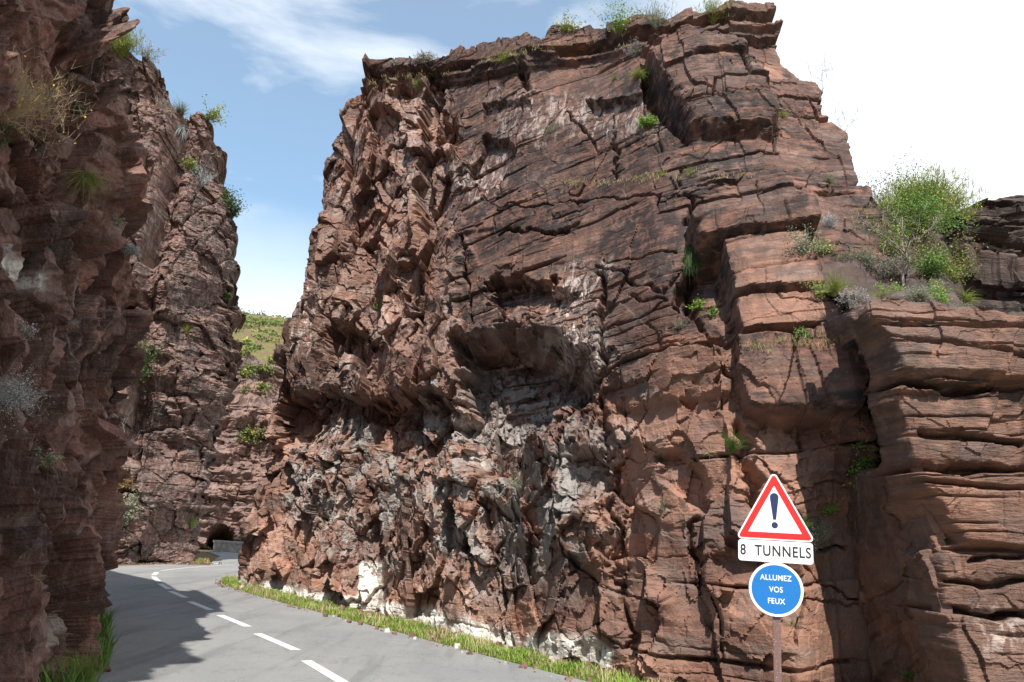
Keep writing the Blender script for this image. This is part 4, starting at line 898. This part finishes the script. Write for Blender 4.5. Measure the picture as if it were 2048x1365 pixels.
plant('grass', F, 720, 690, 22, 20, 'tiny grey green tuft lower on the left flank', 'grass', mat=GREYGR, dense=.35)
plant('grass', F, 1322, 1012, 34, 30, 'pale tuft in front of the rounded hollow', 'grass', mat=GREYGR, dense=.35)
plant('grass', F, 1580, 1238, 14, 20, 'tiny green tuft beside the lower right of the blue disc', 'grass', mat=BRIGHT, dense=.5)
plant('weed', F, 1600, 660, 22, 50, 'green weeds on the ledge under the orange slabs', mat=GREEN, dense=1.5)
plant('dry', F, 1150, 362, 26, 60, 'dry grass at the left end of the long ledge', dense=.5)
plant('grass', F, 1376, 345, 26, 24, 'yellow green tuft standing on the long ledge', 'grass', mat=YELGR, dense=.4)
plant('grass', F, 1318, 346, 24, 16, 'thin tall tuft on the long ledge, left of the yellow green one', 'grass', mat=YELGR, dense=.25)
plant('twig', F, 1660, 170, 80, 50, 'bare thin shrub sticking out above the right shoulder', 'bush', dense=.2)
plant('twig', F, 1690, 240, 80, 60, 'bare forked shrub on the right shoulder, lower than the other bare one', 'bush', dense=.3, mat=SILVER)
F = F_SL
plant('leafy', F, 1790, 500, 70, 70, 'green bush squeezed between the fin and the big broom, lower one', 'bush', mat=BRIGHT, dense=1.3)
plant('leafy', F, 1870, 545, 70, 80, 'mid green bush just above the olive bush, under the big broom', 'bush', mat=GREEN, dense=1.6)
plant('leafy', F, 1930, 470, 60, 70, 'yellow green leafy bush at the left end of the black ledges', 'bush', mat=YELGR, dense=1.3)
plant('heath', F, 1720, 530, 50, 70, 'grey green cushion shrub on the slope left of the half bare tree', 'bush', mat=GREYGR, dense=1.4)
plant('heath', F, 1835, 590, 40, 70, 'grey cushion shrub between the two bright green bushes', 'bush', mat=GREYGR, dense=1.2)
plant('grass', F, 1760, 590, 36, 80, 'yellow green grass between the lilac shrub and the small tree', 'grass', mat=YELGR, dense=1.4)
plant('grass', F, 1925, 590, 30, 90, 'grass tuft on the slope right of the olive bush', 'grass', mat=YELGR, dense=1.4)
plant('leafy', F, 1905, 480, 60, 90, 'low olive bush under the yellow green broom, above the black ledges', 'bush', mat=OLIVE, dense=1.2)
plant('leafy', F, 1960, 612, 40, 80, 'low green bush behind the grey tuft on the right cliff top', 'bush', mat=GREEN, dense=1., depth=10.5)
plant('leafy', F, 1625, 592, 50, 50, 'yellow flowering bush on the corner right of the square orange slab', 'bush', mat=YELGR, dense=1.)
plant('grass', F, 1670, 582, 52, 60, 'tall yellow green grass left of the lilac shrub above the corner', 'grass', mat=YELGR, dense=1.3)
plant('heath', F, 1705, 606, 36, 76, 'lilac grey shrub on top of the right cliff corner', 'bush', mat=GREYGR, flower=LILAC, dense=1.6)
plant('heath', F, 1775, 550, 44, 66, 'lilac flowered shrub at the foot of the small bare tree', 'bush', mat=GREYGR, flower=LILAC, dense=1.1)
small_tree(F, 1808, 590, 170, 150, 'small half bare tree with thin grey trunk above the right cliff', OLIVE, .8, depth=10.2, bare=.55)
plant('leafy', F, 1795, 610, 56, 90, 'bright green bush at the foot of the half bare tree', 'bush', mat=BRIGHT, dense=1.1, leaf=1.1)
plant('leafy', F, 1865, 612, 64, 100, 'fresh green bush on the cliff edge right of the half bare tree', 'bush', mat=BRIGHT, dense=1.2, leaf=1.1)
plant('leafy', F, 1890, 570, 100, 96, 'olive bush with yellowing leaves between the green bushes and the black ledges', 'bush', mat=OLIVE, dense=1.5)
plant('leafy', F, 1830, 470, 120, 150, 'dense green bush below the big yellow green broom', 'bush', mat=GREEN, dense=2.)
plant('broom', F, 1845, 440, 92, 210, 'big yellow green broom bush standing against the white sky', 'bush', mat=YELGR, dense=3.5, depth=13.3, flower=YEL)
plant('leafy', F, 1855, 455, 90, 180, 'rounded yellow green bush filling the base of the big broom', 'bush', mat=YELGR, dense=2.2, depth=13.2)
plant('leafy', F, 1920, 440, 66, 100, 'rounded olive green bush between the two broom bushes', 'bush', mat=OLIVE, dense=1.8, depth=13.6)
plant('leafy', F, 1830, 370, 85, 90, 'dark green tree top behind the big broom', 'bush', mat=DKGREEN, dense=1.1, depth=15)
plant('leafy', F, 1760, 420, 120, 60, 'grey green bush between the fin and the big broom', 'bush', mat=GREYGR, dense=.7, depth=14)
plant('twig', F, 1740, 330, 75, 40, 'grey bare bush beside the right shoulder of the fin', 'bush', mat=SILVER, dense=.5, depth=14)
plant('broom', F, 1935, 415, 68, 80, 'yellow green broom bush right of the big one, against the sky', 'bush', mat=YELGR, dense=1., depth=14.5)
plant('broom', F, 1975, 436, 40, 80, 'low yellow green broom spreading along the crest of the black ledges', 'bush', mat=YELGR, dense=.8, depth=14.7)
plant('leafy', F, 1985, 440, 26, 60, 'low green bush on the crest of the black ledges', 'bush', mat=GREEN, dense=.9, depth=14.8)
plant('leafy', F, 2035, 444, 34, 60, 'low green bush on the ledge crest at the right photo edge', 'bush', mat=GREEN, dense=.9, depth=14.8)
plant('heath', F, 2020, 545, 34, 80, 'grey green shrub on the middle black ledge', 'bush', mat=GREYGR, dense=1.2, depth=12.8)
plant('leafy', F, 2044, 640, 70, 40, 'green bush cut by the right photo edge on top of the right cliff', 'bush', mat=BRIGHT, dense=1.2, depth=9.2)
plant('heath', F, 1930, 615, 26, 110, 'low grey tuft behind the edge of the right cliff top', mat=GREYGR, dense=1.)
plant('grass', F_R1, 1950, 628, 14, 120, 'pale grass fringe along the right cliff top', 'grass', mat=YELGR, dense=1., depth=8.5)
plant('weed', F_RS, 1775, 790, 44, 34, 'small dark weed on the shaded wall of the corner cleft', mat=DKGREEN, dense=1.6)
plant('weed', F_RS, 1818, 1345, 26, 40, 'small green weed at the bottom of the leaning slab', mat=GREEN, dense=2)

# grass along the foot of the cliffs and on the ledges: nobody could count it
def strip_grass(name, line, w0, w1, n_, h0, h1, seed, mat=GRASS, side=1, zf=None, hn=1.):
    rng = np.random.RandomState(seed); P_ = np.array(line, float); d = np.diff(P_, axis=0); sl = np.hypot(d[:, 0], d[:, 1]); cs = np.concatenate([[0], np.cumsum(sl)])
    u_ = rng.rand(n_)*cs[-1]; k = np.clip(np.searchsorted(cs, u_)-1, 0, len(d)-1); t_ = (u_-cs[k])/sl[k]; p = P_[k]+d[k]*t_[:, None]; nv_ = np.stack([d[k][:, 1], -d[k][:, 0]], 1)/sl[k][:, None]*side
    off = (w0+(w1-w0)*rng.rand(n_)) + .06*fbm(u_*2, u_*0, seed, 3); p = p+nv_*off[:, None]
    dens = fbm(p[:, 0]*1.5, p[:, 1]*1.5, seed+1, 3); ok = dens > -.25+.7*rng.rand(n_)-.3; p = p[ok]; m_ = len(p); dens = dens[ok]
    h = (h0+(h1-h0)*rng.rand(m_)**1.8)*(.75+.5*np.clip(dens, -.5, .8)); b = np.concatenate([p, np.zeros((m_, 1))-.005], 1); a = rng.rand(m_)*6.28; dr = np.stack([np.cos(a), np.sin(a), 0*a], 1)
    wv = np.stack([np.cos(a+1.57), np.sin(a+1.57), 0*a], 1)*(.0035+.004*rng.rand(m_))[:, None]*hn; mid = b+dr*(h*.18)[:, None]+np.array([0, 0, 1])*(h*.6)[:, None]; tip = b+dr*(h*.55)[:, None]+np.array([0, 0, 1])*(h)[:, None]
    Q = np.concatenate([np.stack([b-wv, b+wv, mid+wv*.8, mid-wv*.8], 1), np.stack([mid-wv*.8, mid+wv*.8, tip+wv*.1, tip-wv*.1], 1)]); rr = rng.rand(m_)
    o = link(bpy.data.objects.new(name, quads(name, Q, np.concatenate([rr, rr]), mat))); tag(o, *STUFF[name]); o['kind'] = 'stuff'
STUFF = {'dry_verge_grass': ('dry straw blades mixed into the green grass at the cliff foot', 'grass'), 'verge_grass': ('strip of bright green grass between the road and the foot of the cliff', 'grass'), 'bend_grass': ('dry grass strip along the foot of the bend cliff', 'grass'), 'foot_grass': ('tall green weeds at the foot of the near left cliff', 'grass'),
         'hill_scrub': ('green and yellow scrub covering the far hillside', 'scrub'), 'ledge_grass': ('dry and green grass growing along the ledges of the big cliff', 'grass')}
vl = np.array(redge[1:13])[::-1]
strip_grass('verge_grass', vl, .02, .72, 60000, .04, .17, 5, side=-1 if False else -1)
strip_grass('dry_verge_grass', vl, .0, .66, 7000, .05, .24, 15, side=-1, mat=leaf_mat('straw', (.34, .30, .14), (.56, .48, .26)))
strip_grass('bend_grass', [G(200, 1128), G(260, 1125), G(330, 1124), G(420, 1126)], -.1, .7, 7000, .06, .22, 6, mat=leaf_mat('dry_grass', (.30, .28, .10), (.48, .42, .18), (.2, .3, .06)), side=-1, hn=2)
strip_grass('foot_grass', [G(120, 1420), G(190, 1372), G(212, 1300), G(212, 1240)], -.05, .5, 2600, .10, .42, 7, mat=GREEN, side=-1, hn=1.6)
plant('grass', F_L1, 165, 1352, 75, 60, 'tall light green grass clump at the foot of the near left cliff', 'grass', mat=YELGR, dense=.8, depth=8.9)
def field_stuff(name, pts, mat, seed, h, wk=1.):
    rng = np.random.RandomState(seed); Q = []
    for fld, x0, y0, x1, y1, jit, n_ in pts:
        B = np.array([fld.hit(x0+(x1-x0)*t_, y0+(y1-y0)*t_+rng.normal()*jit, 6) for t_ in np.linspace(0, 1, max(2, n_//7))]); b = B[rng.randint(len(B), size=n_)]+rng.normal(size=(n_, 3))*(.05, .05, .01)
        hh = h*rng.uniform(.3, 1., (n_, 1)); d = unit(rng.normal(size=(n_, 3))*(.5, .5, .2)+np.array([0, -.2, 1])); Q.append(seg_quads(b, b+d*hh, .004*wk, .001))
    Q = np.concatenate(Q); o = link(bpy.data.objects.new(name, quads(name, Q, np.random.RandomState(seed).rand(len(Q)), mat))); tag(o, *STUFF[name]); o['kind'] = 'stuff'
field_stuff('ledge_grass', [(F_MAIN, 1090, 368, 1240, 360, 5, 200), (F_MAIN, 1250, 355, 1320, 350, 5, 170), (F_MAIN, 1360, 350, 1500, 344, 5, 110), (F_MAIN, 1490, 690, 1560, 686, 7, 130), (F_MAIN, 1590, 685, 1690, 672, 8, 260), (F_MAIN, 735, 165, 900, 148, 4, 300), (F_MAIN, 1050, 96, 1250, 92, 3, 260), (F_MAIN, 960, 118, 1045, 104, 3, 260), (F_MAIN, 1620, 480, 1760, 540, 10, 300)],
            leaf_mat('ledge_blade', (.32, .26, .12), (.50, .42, .22), (.2, .28, .06)), 9, .10)
rng = np.random.RandomState(77); Cs, Rn = [], []
for i in range(1100):
    X = rng.uniform(-46, 8); Y = 64+50*rng.rand()**1.5; z = float(hill_h(np.array([X]), np.array([Y]))[0]); s_ = rng.uniform(.35, 1.2); n_ = 60; c_ = np.array([X, Y, z])+unit(rng.normal(size=(n_, 3)))*np.array([s_, s_, s_*.6])*rng.uniform(.3, 1, (n_, 1)); c_[:, 2] = np.maximum(c_[:, 2], z)
    Cs.append(leaves(c_, .32, rng, .6)); Rn.append(np.clip(rng.rand()*.9+rng.rand(n_)*.15, 0, 1))
for fy in (862, 872, 700, 745, 775, 655, 735):                       # pockets on the terraces of the far cliff
    for i in range(9):
        p = F_H.hit(rng.uniform(486, 552), fy+rng.normal()*5, 6); s_ = rng.uniform(.15, .45); n_ = 50; c_ = p+unit(rng.normal(size=(n_, 3)))*s_*rng.uniform(.3, 1, (n_, 1)); Cs.append(leaves(c_, .16, rng, .6)); Rn.append(np.clip(rng.rand()*.9+rng.rand(n_)*.15, 0, 1))
o = link(bpy.data.objects.new('hill_scrub', quads('hill_scrub', np.concatenate(Cs), np.concatenate(Rn), leaf_mat('scrub', (.08, .13, .035), (.24, .27, .08), (.34, .33, .09))))); tag(o, *STUFF['hill_scrub']); o['kind'] = 'stuff'

# rubble fallen along the foot of the cliffs
rng = np.random.RandomState(4); Q = []
lines = [(vl, 2400, .25, .85), (np.array([G(212, 1240), G(205, 1300), G(190, 1372)]), 60, -.3, .0), (np.array([G(420, 1127), G(230, 1127)]), 260, -.2, .8), (vl, 260, -.25, .1)]
for ln, n_, w0, w1 in lines:
    d = np.diff(ln, axis=0); sl = np.hypot(d[:, 0], d[:, 1]); cs = np.concatenate([[0], np.cumsum(sl)]); u_ = rng.rand(n_)*cs[-1]; k = np.clip(np.searchsorted(cs, u_)-1, 0, len(d)-1); nv_ = -np.stack([d[k][:, 1], -d[k][:, 0]], 1)/sl[k][:, None]
    c_ = ln[k]+d[k]*((u_-cs[k])/sl[k])[:, None]+nv_*(w0+(w1-w0)*rng.rand(n_))[:, None]
    for x, y in c_:
        r_ = .010+.045*rng.rand()**6; B = np.array([[a, b, c] for a in (-1, 1) for b in (-1, 1) for c in (-1, 1)])*r_*rng.uniform(.5, 1.2, 3)+rng.normal(size=(8, 3))*r_*.25; th = rng.rand()*6.28
        R = np.array([[math.cos(th), -math.sin(th), 0], [math.sin(th), math.cos(th), 0], [0, 0, 1]]); B = B@R.T+np.array([x, y, r_*.4])
        Q += [B[[0, 1, 3, 2]], B[[4, 6, 7, 5]], B[[0, 4, 5, 1]], B[[2, 3, 7, 6]], B[[1, 5, 7, 3]], B[[0, 2, 6, 4]]]
Q = np.array(Q); M_RUB = leaf_mat('rubble_stone', (.13, .075, .055), (.30, .18, .14), (.5, .46, .42), trans=0)
o = link(bpy.data.objects.new('rubble', quads('rubble', Q, np.repeat(rng.rand(len(Q)//6), 6), M_RUB))); o['kind'] = 'stuff'; tag(o, 'small broken red stones scattered in the verge grass', 'rubble')
